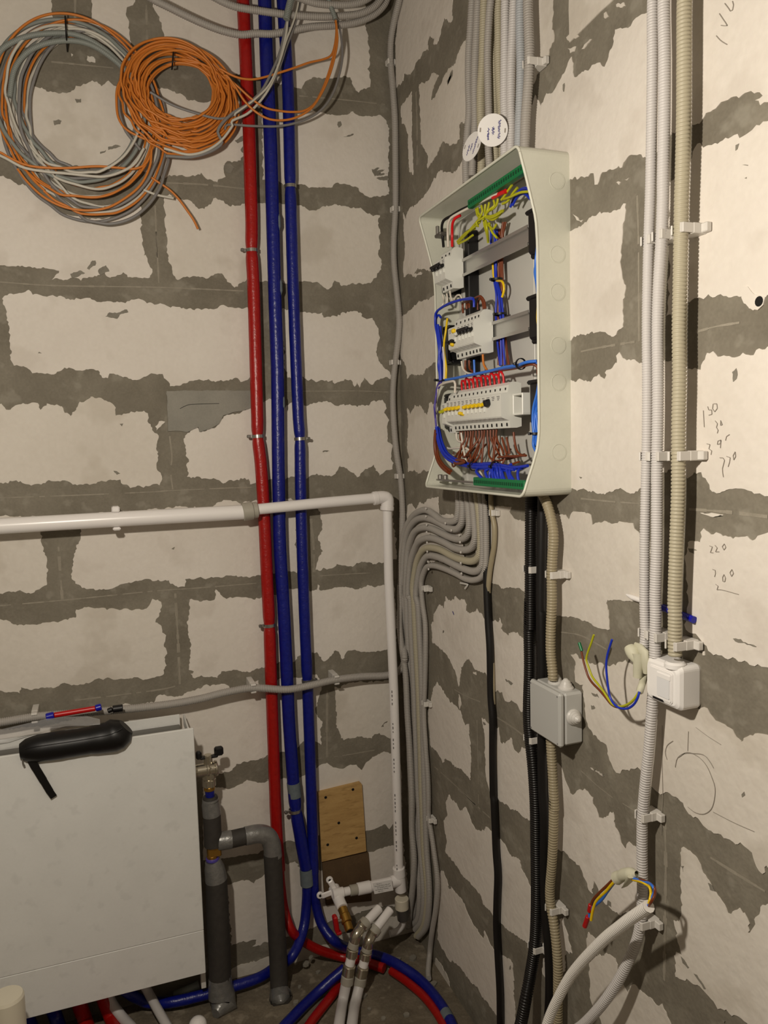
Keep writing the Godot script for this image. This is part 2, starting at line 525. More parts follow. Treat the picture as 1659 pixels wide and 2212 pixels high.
const LEFT_BLOCKS := [
	[-958,2572,-819,2599,-830,2455,-833,2434,-829,2411,-827,2395,-830,2374,-834,2358,-861,2349,-887,2345,-913,2335,-926,2339,-946,2333,-974,2326],
	[-742,2613,-747,2469,-745,2438,-752,2416,-748,2400,-746,2376,-719,2366,-691,2359,-677,2363,-662,2374,-666,2405,-666,2433,-671,2450,-666,2464,-648,2481,-648,2631],
	[-604,2639,-609,2481,-598,2458,-588,2434,-586,2406,-574,2394,-547,2383,-499,2368,-440,2347,-397,2349,-331,2342,-271,2336,-252,2335,-240,2354,-232,2360,-221,2367,-194,2367,-158,2372,-131,2379,-119,2379,-108,2357,-96,2345,-80,2355,-63,2362,-61,2377,-68,2406,-61,2425,-64,2453,-65,2490,-71,2514,-66,2730],
	[-980,2231,-932,2242,-906,2244,-886,2257,-863,2260,-854,2251,-820,2253,-803,2257,-789,2269,-772,2276,-754,2289,-744,2287,-734,2278,-719,2292,-706,2285,-695,2281,-682,2268,-624,2283,-606,2289,-588,2291,-555,2284,-534,2272,-508,2270,-477,2275,-431,2277,-388,2290,-388,2192,-404,2179,-413,2167,-405,2153,-422,2136,-449,2137,-457,2117,-454,2099,-474,2084,-497,2088,-512,2101,-546,2091,-580,2090,-606,2082,-620,2095,-681,2092,-727,2087,-776,2088,-803,2092,-863,2101,-912,2106,-960,2098,-990,2092],
	[-355,2262,-323,2269,-270,2274,-247,2282,-231,2286,-212,2282,-193,2281,-158,2278,-134,2281,-114,2294,-102,2288,-86,2283,-57,2291,-37,2292,-21,2283,-15,2257,-14,2220,-17,2182,-16,2152,-19,2126,-18,2092,-39,2086,-68,2078,-80,2081,-100,2092,-104,2100,-128,2107,-160,2108,-172,2105,-176,2095,-207,2093,-239,2090,-250,2096,-269,2095,-284,2095,-315,2096,-330,2098,-359,2099],
	[-992,2054,-957,2054,-935,2042,-909,2037,-884,2015,-865,1999,-836,1980,-809,1978,-768,1974,-733,1977,-697,1986,-663,2022,-659,2004,-662,1982,-657,1967,-663,1952,-659,1934,-660,1908,-657,1894,-655,1897,-651,1879,-646,1868,-641,1857,-647,1842,-669,1841,-698,1843,-708,1852,-726,1842,-741,1837,-751,1852,-769,1840,-786,1837,-804,1831,-814,1834,-831,1833,-869,1828,-861,1839,-851,1850,-867,1851,-881,1852,-917,1854,-947,1854,-976,1856,-1005,1856],
	[-603,2034,-589,2048,-582,2038,-567,2033,-549,2035,-538,2032,-523,2016,-508,2015,-498,2028,-480,2044,-469,2043,-457,2031,-438,2028,-410,2036,-354,2043,-313,2046,-279,2049,-263,2042,-241,2033,-201,2044,-177,2053,-153,2053,-129,2049,-101,2048,-85,2039,-65,2035,-48,2035,-51,2014,-48,1993,-49,1964,-53,1934,-44,1908,-51,1890,-61,1872,-78,1857,-109,1852,-141,1850,-160,1844,-165,1856,-178,1858,-187,1840,-200,1834,-215,1842,-227,1850,-239,1852,-257,1852,-275,1851,-310,1844,-322,1851,-374,1846,-406,1853,-443,1828,-462,1847,-473,1862,-492,1861,-508,1848,-531,1853,-558,1850,-581,1841,-591,1852,-594,1871,-601,1885,-603,1919,-601,1927,-605,1953,-605,1986],
	[-977,1781,-961,1792,-931,1797,-919,1803,-911,1794,-881,1790,-851,1793,-831,1783,-799,1788,-782,1788,-772,1781,-744,1782,-708,1782,-693,1788,-672,1791,-657,1784,-636,1781,-621,1783,-606,1776,-576,1773,-523,1771,-484,1776,-472,1785,-461,1779,-445,1778,-410,1779,-386,1776,-387,1602,-413,1602,-438,1592,-445,1602,-473,1598,-501,1594,-531,1599,-551,1595,-570,1590,-586,1584,-612,1582,-615,1593,-629,1611,-655,1610,-674,1605,-685,1595,-696,1595,-718,1604,-739,1608,-753,1612,-757,1601,-771,1602,-778,1619,-788,1621,-809,1619,-823,1621,-843,1624,-857,1622,-872,1611,-882,1609,-905,1613,-922,1613,-928,1618,-941,1630,-964,1628,-968,1643,-964,1657,-969,1685,-965,1714,-969,1742,-971,1760],
	[-323,1781,-310,1778,-278,1771,-262,1774,-248,1772,-229,1770,-217,1773,-212,1761,-193,1764,-175,1766,-159,1775,-137,1780,-118,1779,-106,1774,-106,1763,-77,1763,-68,1751,-59,1727,-60,1698,-66,1674,-61,1650,-46,1632,-28,1623,-27,1602,-47,1605,-66,1599,-79,1587,-92,1590,-104,1605,-118,1578,-124,1593,-131,1581,-143,1599,-158,1599,-174,1593,-187,1588,-193,1598,-205,1595,-220,1598,-239,1592,-251,1601,-260,1595,-272,1607,-314,1604,-322,1630,-322,1693,-325,1735],
	[-1026,1529,-996,1539,-984,1528,-974,1527,-960,1541,-943,1541,-933,1544,-916,1542,-912,1528,-896,1542,-879,1540,-862,1535,-858,1520,-846,1512,-835,1527,-824,1545,-806,1549,-798,1560,-785,1556,-764,1547,-750,1537,-742,1530,-744,1511,-712,1516,-678,1522,-668,1510,-672,1495,-664,1483,-655,1468,-646,1460,-652,1429,-651,1402,-656,1379,-649,1367,-641,1351,-651,1340,-673,1337,-688,1335,-703,1340,-714,1335,-728,1341,-741,1347,-742,1357,-760,1354,-785,1353,-803,1348,-828,1347,-849,1350,-862,1358,-873,1360,-893,1358,-907,1358,-925,1352,-942,1349,-955,1357,-964,1362,-981,1361,-1001,1357,-1037,1356],
	[-653,1483,-643,1494,-631,1496,-640,1483,-651,1473],
	[-586,1451,-576,1466,-552,1479,-547,1467,-522,1473,-498,1484,-485,1506,-461,1513,-445,1513,-412,1527,-362,1551,-326,1525,-310,1540,-274,1533,-256,1534,-238,1539,-216,1544,-201,1538,-189,1532,-164,1535,-139,1529,-113,1532,-94,1531,-81,1540,-53,1545,-44,1528,-46,1516,-49,1510,-37,1495,-42,1473,-42,1431,-27,1421,-34,1397,-27,1372,-29,1355,-47,1353,-67,1339,-77,1358,-83,1368,-99,1362,-119,1348,-132,1337,-141,1348,-157,1358,-182,1371,-185,1359,-201,1343,-220,1345,-245,1348,-263,1346,-272,1340,-303,1344,-330,1344,-377,1340,-404,1335,-425,1330,-424,1332,-428,1342,-448,1345,-472,1342,-492,1337,-504,1345,-527,1348,-551,1353,-581,1356,-582,1380,-577,1399,-582,1415,-583,1439],
	[-1042,1277,-1013,1279,-996,1281,-983,1277,-926,1277,-928,1215,-921,1188,-918,1169,-922,1109,-940,1103,-950,1094,-967,1096,-987,1102,-1004,1101,-1024,1099,-1054,1100],
	[-836,1265,-786,1277,-764,1278,-699,1276,-623,1280,-604,1284,-585,1277,-519,1278,-499,1289,-475,1292,-451,1282,-406,1288,-374,1284,-329,1288,-305,1281,-305,1233,-305,1212,-310,1165,-306,1141,-306,1089,-333,1095,-367,1091,-417,1091,-435,1088,-475,1096,-515,1095,-539,1093,-566,1099,-598,1096,-602,1080,-618,1078,-637,1087,-640,1096,-670,1098,-693,1104,-723,1101,-752,1096,-767,1093,-775,1088,-796,1086,-818,1092,-839,1096,-856,1105,-867,1123,-860,1157,-856,1176,-851,1202,-841,1217],
	[-247,1269,-216,1287,-210,1273,-89,1276,-30,1273,-29,1195,-23,1154,-24,1104,-64,1099,-94,1095,-113,1104,-140,1100,-149,1095,-175,1094,-197,1102,-216,1091,-235,1096,-241,1090,-258,1092,-256,1107,-250,1124,-236,1141,-242,1163,-249,1176,-238,1196,-231,1211,-236,1229],
	[-1057,1047,-1028,1040,-1012,1031,-992,1017,-969,1019,-945,1016,-924,1020,-903,1017,-885,1025,-864,1025,-860,1042,-842,1048,-813,1045,-785,1038,-756,1035,-737,1031,-719,1030,-696,1029,-688,1044,-682,1054,-665,1048,-660,1034,-667,1010,-676,995,-665,982,-662,966,-653,957,-660,933,-653,916,-659,901,-657,880,-666,855,-683,855,-710,849,-732,858,-758,859,-794,864,-823,866,-838,860,-853,856,-881,862,-902,865,-923,858,-937,862,-965,861,-985,864,-995,869,-997,856,-1016,861,-1039,866,-1069,872],
	[-591,1043,-562,1036,-530,1037,-523,1049,-525,1063,-517,1052,-498,1038,-478,1038,-453,1038,-429,1028,-399,1030,-366,1036,-332,1048,-305,1045,-273,1035,-256,1038,-254,1050,-249,1048,-248,1035,-224,1036,-196,1041,-170,1039,-148,1031,-132,1028,-112,1037,-99,1037,-90,1030,-65,1033,-33,1030,-29,953,-31,858,-62,850,-102,850,-131,852,-144,858,-173,859,-183,850,-190,839,-196,849,-202,859,-211,866,-221,852,-231,841,-244,839,-250,846,-259,860,-262,866,-270,864,-302,865,-318,861,-325,849,-364,854,-401,843,-427,844,-445,837,-470,842,-494,847,-514,848,-527,839,-531,831,-551,836,-571,841,-587,838,-598,850,-590,855,-601,861,-598,893,-594,926,-599,959,-599,991,-594,1015],
	[-1075,775,-943,766,-769,788,-761,796,-750,793,-747,788,-690,788,-685,804,-670,806,-632,793,-604,804,-576,808,-564,817,-536,811,-512,814,-496,797,-452,787,-438,809,-426,810,-423,798,-406,789,-366,805,-326,803,-302,801,-267,805,-261,792,-252,784,-253,759,-260,748,-264,729,-271,709,-268,686,-256,672,-259,634,-258,609,-268,614,-277,625,-305,626,-321,613,-329,605,-365,605,-407,603,-423,593,-420,596,-450,595,-471,593,-490,591,-501,581,-516,573,-544,574,-596,576,-749,568,-1031,579],
	[-215,766,-199,758,-192,767,-170,770,-61,760,-34,761,-32,598,-59,593,-76,602,-89,612,-105,613,-112,601,-129,606,-155,611,-181,614,-194,611,-204,616,-206,636,-215,653,-213,678,-215,713,-217,742],
	[-581,544,-542,537,-532,535,-518,528,-500,529,-478,536,-466,545,-456,540,-438,531,-419,529,-404,534,-413,535,-371,531,-352,528,-324,526,-309,529,-277,542,-260,551,-244,553,-229,537,-210,531,-194,528,-177,536,-161,532,-145,515,-131,533,-111,546,-77,557,-60,550,-30,542,-25,476,-28,344,-55,339,-67,326,-81,344,-104,338,-126,335,-144,337,-273,351,-340,347,-363,356,-374,351,-408,351,-446,336,-544,342,-590,348],
	[-533,267,-507,269,-471,266,-460,254,-445,266,-411,282,-373,289,-346,289,-335,277,-339,277,-329,264,-280,249,-266,250,-135,271,-91,273,-26,278,-9,83,-111,104,-192,95,-279,94,-304,86,-370,82,-434,80,-468,76,-459,95,-478,94,-504,99,-526,95],
	[-518,32,-495,34,-473,32,-428,37,-371,44,-316,39,-260,28,-245,31,-209,47,-97,64,2,58,0,-19,-618,-22],
]
const RIGHT_BLOCKS := [
	[102,2602,392,2443,371,2385,372,2358,362,2356,329,2380,318,2371,305,2352,287,2343,270,2353,276,2362,247,2378,234,2374,239,2355,208,2365,188,2357,156,2362,148,2351,120,2348,86,2365,78,2353,26,2357,29,2393,30,2471,52,2512,69,2542],
	[60,2299,89,2298,128,2304,129,2273,125,2199,128,2147,129,2105,106,2118,101,2156,101,2208,85,2240,64,2253,55,2283],
	[179,2303,210,2289,242,2285,260,2294,295,2272,265,2261,248,2237,269,2233,294,2244,323,2255,349,2262,363,2260,384,2259,411,2282,437,2281,515,2303,636,2303,778,2225,772,2165,770,2142,779,2128,775,2120,760,2113,756,2095,736,2090,720,2087,714,2077,631,2070,535,2085,430,2119,420,2115,405,2125,394,2122,398,2092,382,2089,350,2096,311,2119,293,2114,275,2101,250,2095,221,2088,215,2095,226,2113,202,2141,183,2158,183,2203,182,2252],
	[49,1865,47,1897,61,1923,59,1966,59,1979,56,2024,56,2031,73,2010,96,2027,110,2026,142,2025,176,2030,215,2031,235,2042,247,2048,272,2054,290,2059,319,2048,363,2032,396,2034,407,2042,428,2046,449,2058,458,1994,365,1880,363,1831,344,1812,148,1865,118,1860,176,1850,125,1849,88,1866],
	[534,2044,630,2046,699,2042,712,2054,721,2043,731,2030,751,2039,770,2036,791,2044,811,2053,823,2066,830,2069,834,2043,837,2029,860,2029,877,2028,888,2031,905,2026,920,2013,928,2019,938,2033,945,2044,948,2056,970,2047,985,2044,997,2046,1011,2044,1018,2044,1071,2035,1121,2033,1257,2019,1261,1826,1244,1828,1234,1829,1225,1836,1232,1837,1238,1839,1232,1844,1224,1848,1212,1850,1195,1854,1180,1857,1169,1855,1154,1852,1137,1853,1130,1846,1117,1849,1084,1850,1077,1854,1046,1839,1019,1840,1000,1848,982,1854,973,1851,964,1843,935,1850,915,1851,901,1837,894,1839,891,1858,866,1861,836,1868,824,1868,690,1875,592,1882,594,1968],
	[26,1767,74,1770,128,1781,158,1784,207,1778,241,1780,401,1773,557,1770,553,1639,273,1622,233,1621,191,1613,162,1599,117,1600,87,1609,55,1597,49,1633,18,1655,12,1682,22,1711,20,1741],
	[600,1801,826,1785,854,1783,887,1791,894,1792,925,1786,951,1782,973,1786,972,1766,967,1757,964,1743,962,1720,960,1696,967,1675,973,1662,970,1639,965,1628,967,1598,957,1595,944,1588,931,1593,907,1599,886,1602,867,1600,852,1601,828,1599,594,1597],
	[1072,1787,1084,1787,1114,1803,1126,1819,1135,1816,1147,1808,1159,1809,1177,1809,1192,1808,1207,1801,1221,1804,1233,1802,1244,1804,1262,1805,1266,1595,1249,1595,1243,1584,1233,1581,1221,1584,1212,1591,1208,1600,1195,1604,1182,1608,1166,1611,1145,1613,1123,1613,1113,1613,1080,1594,1075,1600,1067,1600,1072,1639,1072,1729],
	[50,1519,73,1501,89,1511,105,1522,142,1520,164,1504,185,1496,200,1525,231,1520,500,1549,642,1560,637,1338,259,1346,191,1352,155,1353,117,1346,87,1354,47,1347,45,1381,57,1387,43,1411,55,1471],
	[728,1520,827,1528,848,1526,871,1522,889,1525,903,1528,922,1522,920,1532,934,1539,954,1545,951,1554,957,1559,967,1552,982,1546,1007,1539,1067,1536,1082,1535,1112,1521,1124,1517,1132,1513,1137,1515,1139,1527,1148,1537,1163,1533,1183,1528,1211,1526,1228,1527,1238,1529,1250,1533,1267,1535,1272,1341,1254,1345,1242,1349,1229,1352,1217,1354,1201,1355,1186,1351,1174,1347,1168,1344,1158,1346,1153,1355,1146,1364,1139,1371,1126,1372,1119,1366,1112,1363,1082,1375,1071,1376,1063,1371,1011,1345,995,1337,981,1333,970,1339,955,1343,937,1336,920,1333,899,1334,873,1335,850,1336,825,1337,725,1338],
	[36,1256,65,1262,92,1248,121,1267,148,1267,184,1282,242,1290,244,1245,319,1252,362,1238,386,1133,327,1108,298,1127,218,1127,166,1113,129,1097,102,1093,34,1083,29,1228],
	[426,1268,546,1288,608,1289,597,1277,619,1265,658,1263,740,1280,772,1288,769,1286,786,1288,802,1287,814,1279,823,1293,842,1297,861,1296,880,1294,884,1276,898,1283,923,1286,940,1283,957,1289,976,1289,991,1289,995,1282,1009,1273,1032,1265,1032,1175,1007,1165,976,1161,947,1158,926,1154,923,1147,928,1135,928,1138,931,1105,905,1099,890,1101,871,1105,856,1105,833,1103,817,1104,792,1098,775,1097,712,1096,655,1122,637,1124,599,1121,559,1111,547,1118,517,1116,453,1115],
	[1114,1272,1127,1276,1137,1275,1140,1288,1144,1293,1154,1291,1164,1288,1168,1292,1180,1288,1198,1287,1207,1289,1218,1290,1235,1291,1245,1295,1255,1301,1272,1306,1276,1127,1254,1127,1238,1123,1221,1125,1205,1125,1196,1124,1187,1122,1175,1121,1166,1120,1156,1124,1146,1130,1139,1136,1126,1142,1113,1145,1109,1150,1114,1166,1115,1190,1112,1218,1110,1246],
	[276,1046,288,1037,312,1040,331,1054,348,1048,382,1056,390,1045,386,1031,408,1028,435,1038,443,1045,466,1037,480,1026,515,1033,543,1037,551,1047,555,1039,562,1034,552,1023,570,1018,588,1017,606,1028,623,1030,632,1025,727,1028,724,864,655,877,636,868,624,875,602,879,575,869,562,876,558,884,539,882,525,876,486,907,456,902,430,900,409,912,398,920,376,903,355,885,351,866,345,844,338,833,328,857,317,870,299,883,269,897,232,904,186,907,184,937,178,955,199,962,197,986,237,1016,262,1013],
	[816,1034,832,1037,848,1034,863,1035,882,1033,901,1039,915,1039,943,1045,960,1054,972,1061,983,1058,1002,1061,1021,1061,1065,1049,1106,1040,1140,1032,1148,1040,1155,1040,1160,1034,1170,1028,1182,1027,1191,1024,1202,1025,1209,1018,1220,1011,1225,1018,1231,1029,1244,1035,1252,1035,1260,1036,1280,1038,1284,856,1263,862,1256,849,1251,851,1241,857,1238,869,1230,870,1218,870,1205,869,1193,866,1174,865,1160,863,1150,866,1139,871,1129,870,1116,868,1108,880,1097,881,1080,882,1066,878,1049,872,1021,878,1009,894,996,888,970,876,950,864,943,868,932,879,924,887,922,900,911,903,885,905,866,920,859,941,855,989,830,986,828,1000,832,1023],
	[210,805,227,804,252,792,288,779,325,780,348,774,358,757,369,748,389,758,391,735,396,706,400,677,392,619,376,626,342,630,312,621,281,623,250,620,236,603,204,618,157,621,152,659,147,701,148,718,171,751,186,784],
	[460,793,473,798,483,794,493,790,529,795,537,800,541,783,550,767,564,774,591,796,596,788,604,773,622,775,635,787,660,803,742,816,775,809,788,799,801,779,817,769,842,788,862,796,881,789,888,776,900,762,914,764,932,786,941,790,944,778,943,774,950,763,960,750,970,742,983,755,1000,759,1016,754,1019,699,1010,659,956,614,939,611,928,616,906,616,899,631,888,636,880,622,880,608,868,611,862,625,849,637,828,644,803,643,777,640,694,641,669,649,644,645,599,641,562,636,528,634,503,638,493,631,483,652,474,673,472,709,472,758],
	[1109,811,1122,812,1138,810,1143,799,1158,790,1171,779,1183,775,1190,767,1197,760,1207,767,1218,779,1229,779,1233,772,1233,752,1238,753,1244,773,1250,791,1256,806,1264,812,1285,818,1289,639,1225,620,1211,618,1197,615,1185,611,1181,606,1158,613,1150,614,1132,611,1111,603,1094,596,1091,615,1095,636,1110,638,1102,651,1096,668,1090,683,1102,688,1105,716,1106,748,1103,776,1102,800],
	[272,533,278,525,309,527,327,519,346,525,364,542,375,535,392,521,414,510,437,518,458,526,475,543,495,544,530,543,560,545,569,532,587,530,610,540,624,539,628,524,645,519,658,508,668,504,739,517,738,403,657,376,633,368,601,358,578,353,549,348,530,346,499,346,479,344,452,342,442,357,409,360,374,358,333,355,315,362,283,363,258,364,241,367,250,400,241,425,235,445,256,475,251,507],
	[773,498,789,513,789,495,802,477,814,456,806,446,793,448,790,404,783,387,772,382],
	[868,528,891,530,898,522,891,498,921,520,946,530,953,522,956,503,977,489,990,515,1020,517,1035,521,1054,519,1063,529,1074,523,1086,512,1092,493,920,363,898,393,883,397,873,402,871,446,866,492,862,514],
	[208,294,222,303,235,296,254,283,299,288,324,288,348,285,365,270,388,261,416,259,433,256,449,255,453,279,466,274,481,262,502,262,537,272,567,284,586,286,590,249,589,211,597,179,591,127,528,108,487,105,460,108,433,102,417,110,382,100,352,99,322,99,290,93,257,77,237,73,197,80,176,86,189,190,195,254],
	[716,382,720,360,723,344,709,343,711,368],
	[159,22,194,27,228,22,248,11,256,-25,192,-21,149,-18],
]
const JOINTS := [
	[0,5,[-840,2319,-693,2324]],
	[0,5,[-257,2316,-133,2321,-11,2323]],
	[0,6,[-617,2070,-509,2075,-401,2073]],
	[0,5,[-978,1818,-870,1815,-634,1821,-408,1821]],
	[0,3,[-327,1569,-206,1569,-112,1569,-35,1566]],
	[0,4,[-1010,1324,-847,1322,-659,1322,-629,1323,-473,1323,-409,1322]],
	[0,4,[-1026,1070,-890,1070,-805,1071,-672,1073,-564,1071,-419,1070]],
	[0,5,[-876,820,-760,819,-662,820,-626,825]],
	[0,4,[-272,570,-209,566,-93,566]],
	[0,4,[-248,1075,-160,1073,-78,1070]],
	[0,7,[-775,2566,-785,2394]],
	[0,7,[-623,2478,-626,2375]],
	[0,6,[-626,2040,-628,1892]],
	[0,6,[-627,1954,-627,1832]],
	[0,5,[-620,1459,-617,1405,-622,1374,-619,1326]],
	[0,9,[-891,1224,-891,1144,-890,1072]],
	[0,9,[-626,1062,-625,937,-626,827]],
	[0,10,[-266,1231,-261,1149,-262,1074]],
	[0,9,[-237,757,-241,663,-244,569]],
	[1,5,[852,1574,910,1574,995,1572]],
	[1,6,[1000,1790,1003,1729,1004,1652,1005,1571]],
	[1,5,[1126,1568,1162,1570,1204,1569]],
	[1,4,[850,1320,933,1320,1008,1321]],
	[1,6,[1115,1320,1184,1321,1254,1320]],
	[1,4,[314,819,372,821,453,831]],
	[1,5,[530,820,596,821,658,818]],
	[1,4,[181,570,309,572,423,571]],
	[1,4,[433,782,435,670,434,581]],
	[1,4,[323,569,433,571,491,572]],
	[1,3,[783,1067,848,1075,922,1068]],
	[1,2,[846,825,896,817,939,814]],
	[1,3,[965,816,1000,817]],
	[1,10,[1066,844,1070,790,1070,707,1068,572]],
	[1,6,[1163,823,1208,824,1260,826]],
	[1,12,[158,2292,160,2211,154,2118]],
]
const SMEARS := [
	[0,[-842,2186,-832,2193,-826,2190,-829,2182,-841,2178]],
	[0,[-727,2142,-710,2149,-699,2147,-714,2137,-726,2135]],
	[0,[-746,2130,-731,2134,-735,2127,-746,2124]],
	[0,[-794,2241,-779,2244,-781,2237,-791,2234]],
	[0,[-755,1747,-745,1756,-729,1757,-705,1765,-702,1760,-721,1752,-728,1744,-746,1745]],
	[0,[-789,1857,-777,1876,-769,1877,-772,1867,-785,1854]],
	[0,[-827,1842,-803,1853,-794,1846,-810,1838,-826,1833]],
	[0,[-766,1856,-746,1868,-740,1854,-762,1842]],
	[0,[-156,2264,-148,2266,-146,2257,-153,2249,-156,2256]],
	[0,[-142,2227,-115,2238,-113,2235,-136,2226]],
	[0,[-65,2151,-45,2159,-53,2149,-28,2155,-47,2142,-20,2146,-58,2135]],
	[0,[-54,2132,-20,2139,-20,2126,-42,2127]],
	[0,[-227,1410,-219,1413,-208,1411,-215,1407,-226,1407]],
	[0,[-736,1490,-729,1492,-731,1485]],
	[0,[-757,1377,-750,1375,-741,1370,-749,1368]],
	[0,[-630,1177,-621,1181,-624,1175]],
	[0,[-81,635,-74,641,-63,644,-66,639,-76,636,-76,628,-82,630]],
	[0,[-906,1660,-900,1659,-906,1658]],
	[0,[-457,2125,-441,2132,-430,2122,-439,2108,-454,2110]],
	[0,[-427,2188,-407,2201,-404,2189,-420,2181]],
	[1,[1193,1508,1201,1511,1203,1502,1197,1494]],
	[1,[1201,1150,1214,1152,1222,1151,1240,1150,1239,1149,1220,1148,1205,1149]],
	[1,[880,956,887,960,892,956,882,951]],
	[1,[880,980,897,984,902,979,889,976]],
	[1,[572,918,586,919,605,917,597,914,579,914]],
	[1,[1218,943,1224,947,1226,942,1221,938]],
	[1,[1207,1767,1216,1762,1214,1760]],
	[1,[1195,1793,1200,1794,1198,1787,1195,1787]],
	[1,[360,2244,373,2249,369,2238,344,2231,341,2237]],
	[1,[359,2250,370,2251,362,2238,342,2229]],
	[1,[804,2035,809,2035,808,2021,805,2022]],
	[1,[847,1359,856,1357,852,1356]],
	[1,[1115,1263,1132,1264,1125,1261,1127,1258,1117,1258]],
	[1,[1160,783,1168,784,1173,777,1165,776]],
	[1,[1105,781,1112,783,1109,773]],
	[1,[1106,637,1113,636,1124,630,1121,628,1110,629]],
	[1,[1133,628,1140,630,1157,621,1154,618,1140,625]],
	[1,[1190,595,1195,597,1193,593]],
	[1,[255,953,263,955,261,949,255,947]],
	[1,[465,788,475,790,480,787,471,782]],
	[1,[926,622,934,625,935,618,926,614]],
	[1,[1210,1748,1214,1748,1213,1746]],
	[1,[571,266,579,276,581,270,573,262]],
	[1,[254,280,274,287,260,277]],
]
const PALE := [
	[1,[819,2087,842,2080,838,2074,827,2077]],
	[1,[925,2092,932,2082,924,2084,920,2092]],
	[1,[951,2091,970,2084,976,2076,960,2079,950,2087]],
	[1,[878,2073,887,2070,871,2065,860,2066,867,2071]],
	[1,[815,2107,831,2104,853,2091,842,2093,823,2099]],
	[1,[951,1825,960,1823,957,1819]],
	[1,[971,1823,981,1822,976,1819]],
	[1,[833,1810,850,1795,860,1793,856,1789,847,1793,832,1808]],
	[1,[876,842,896,846,916,842,907,841,885,840]],
	[1,[1144,1119,1149,1121,1149,1116,1145,1114]],
	[0,[-797,2342,-792,2341,-795,2336]],
	[0,[-761,2344,-747,2342,-745,2332,-757,2329,-763,2333]],
	[0,[-1,2086,11,2086,3,2082]],
	[1,[1138,1317,1159,1317,1181,1317,1180,1315,1154,1314,1139,1315]],
	[1,[341,816,349,806,351,791,342,778,338,795]],
	[1,[419,892,432,895,435,890,421,888]],
]

# ---------------------------------------------------------------- pipes and conduits
func conduit(label: String, p: Array, r: float, m: String, group := "", pitch := 0.0044, called := "conduit") -> Node3D:
	var o := obj(called, ribbed(Shape.new(), p, r, pitch, r * 0.17), mats[m])
	return tag(o, label, "conduit", group)

func cable(called: String, label: String, category: String, p: Array, r: float, m: String, group := "", step := 0.008) -> Node3D:
	return tag(obj(called, Shape.new().tube(curve(p, step), r, 8), mats[m]), label, category, group)

# carry a run on to the ceiling above its first point, or to the floor below its last
func up(p: Array) -> Array:
	var a: Vector3 = p[0]
	return [Vector3(a.x, ROOM_Y - 0.002, a.z), Vector3(a.x, lerpf(a.y, ROOM_Y, 0.3), a.z)] + p if a.y < ROOM_Y - 0.03 else p

func back(p: Array) -> Array:
	var o := p.duplicate()
	o.reverse()
	return o

func down(p: Array, out := Vector3.ZERO) -> Array:
	var a: Vector3 = p[p.size() - 1]
	return p + [Vector3(a.x, 0.012, a.z) + out]

func axis_to(a: Vector3, b: Vector3) -> Transform3D:
	var y := (b - a).normalized()
	var x := y.cross(Vector3.BACK)
	if x.length() < 0.1:
		x = y.cross(Vector3.RIGHT)
	x = x.normalized()
	return Transform3D(Basis(x, y, x.cross(y)), a)

func barrel(s: Shape, a: Vector3, b: Vector3, r: float, bevel := 0.0015, sides := 18) -> Shape:
	var l := a.distance_to(b)
	return s.lathe([Vector2(0, 0), Vector2(r - bevel, 0), Vector2(r, bevel), Vector2(r, l - bevel), Vector2(r - bevel, l), Vector2(0, l)], axis_to(a, b), sides)

# plastic wall clip round a pipe at c; nn points out of the wall, along is the pipe's direction
func clip(label: String, c: Vector3, r: float, nn: Vector3, along: Vector3, off: float, m := "clip", group := "conduit clips on the walls") -> void:
	along = along.normalized()
	var side := along.cross(nn).normalized()
	var bs := Basis(side, along, nn)
	var foot := c - nn * off
	var t := thing("conduit_clip", label, "clip", foot, group)
	var s := Shape.new()
	var h: float = max(off - r, 0.003)
	s.box(foot + nn * (h * 0.5 + 0.0005), Vector3(2.0 * r + 0.006, 0.014, h), 0.001, bs)
	obj("base", s, mats[m], t)
	for e in [-1.0, 1.0]:
		var j := Shape.new()
		j.box(c + side * e * (r + 0.0012) - nn * r * 0.2, Vector3(0.0024, 0.013, r * 1.7 + 0.002), 0.0006, bs)
		j.box(c + side * e * (r * 0.82 + 0.001) + nn * r * 0.78, Vector3(0.0026, 0.013, 0.004), 0.0006, Basis(along, -e * 0.6) * bs)
		obj("jaw", j, mats[m], t)
	var l := Shape.new()
	l.box(c + side * (r + 0.007) - nn * (off - 0.006), Vector3(0.012, 0.0125, 0.009), 0.0012, bs)
	obj("dovetail", l, mats[m], t)

# metal band clamp round a pipe with a screw ear
func clamp_band(label: String, c: Vector3, along: Vector3, r: float, ear: Vector3) -> void:
	along = along.normalized()
	var t := thing("pipe_clamp", label, "clamp", c)
	var a := c - along * 0.004
	var s := Shape.new()
	s.lathe([Vector2(r - 0.001, 0), Vector2(r + 0.0012, 0), Vector2(r + 0.0012, 0.008), Vector2(r - 0.001, 0.008)], axis_to(a, a + along), 18)
	obj("band", s, mats.steel, t)
	var e := ear.normalized()
	var up := along.cross(e).normalized()
	var s2 := Shape.new()
	s2.box(c + e * (r + 0.006), Vector3(0.014, 0.008, 0.003), 0.0008, Basis(e, along, up))
	obj("ear", s2, mats.steel, t)
	var out := Vector3.BACK if absf(e.z) < 0.7 else Vector3.RIGHT
	obj("screw", barrel(Shape.new(), c + e * (r + 0.009) - out * 0.004, c + e * (r + 0.009) + out * 0.005, 0.0042, 0.0008, 10), mats.dull_steel, t)

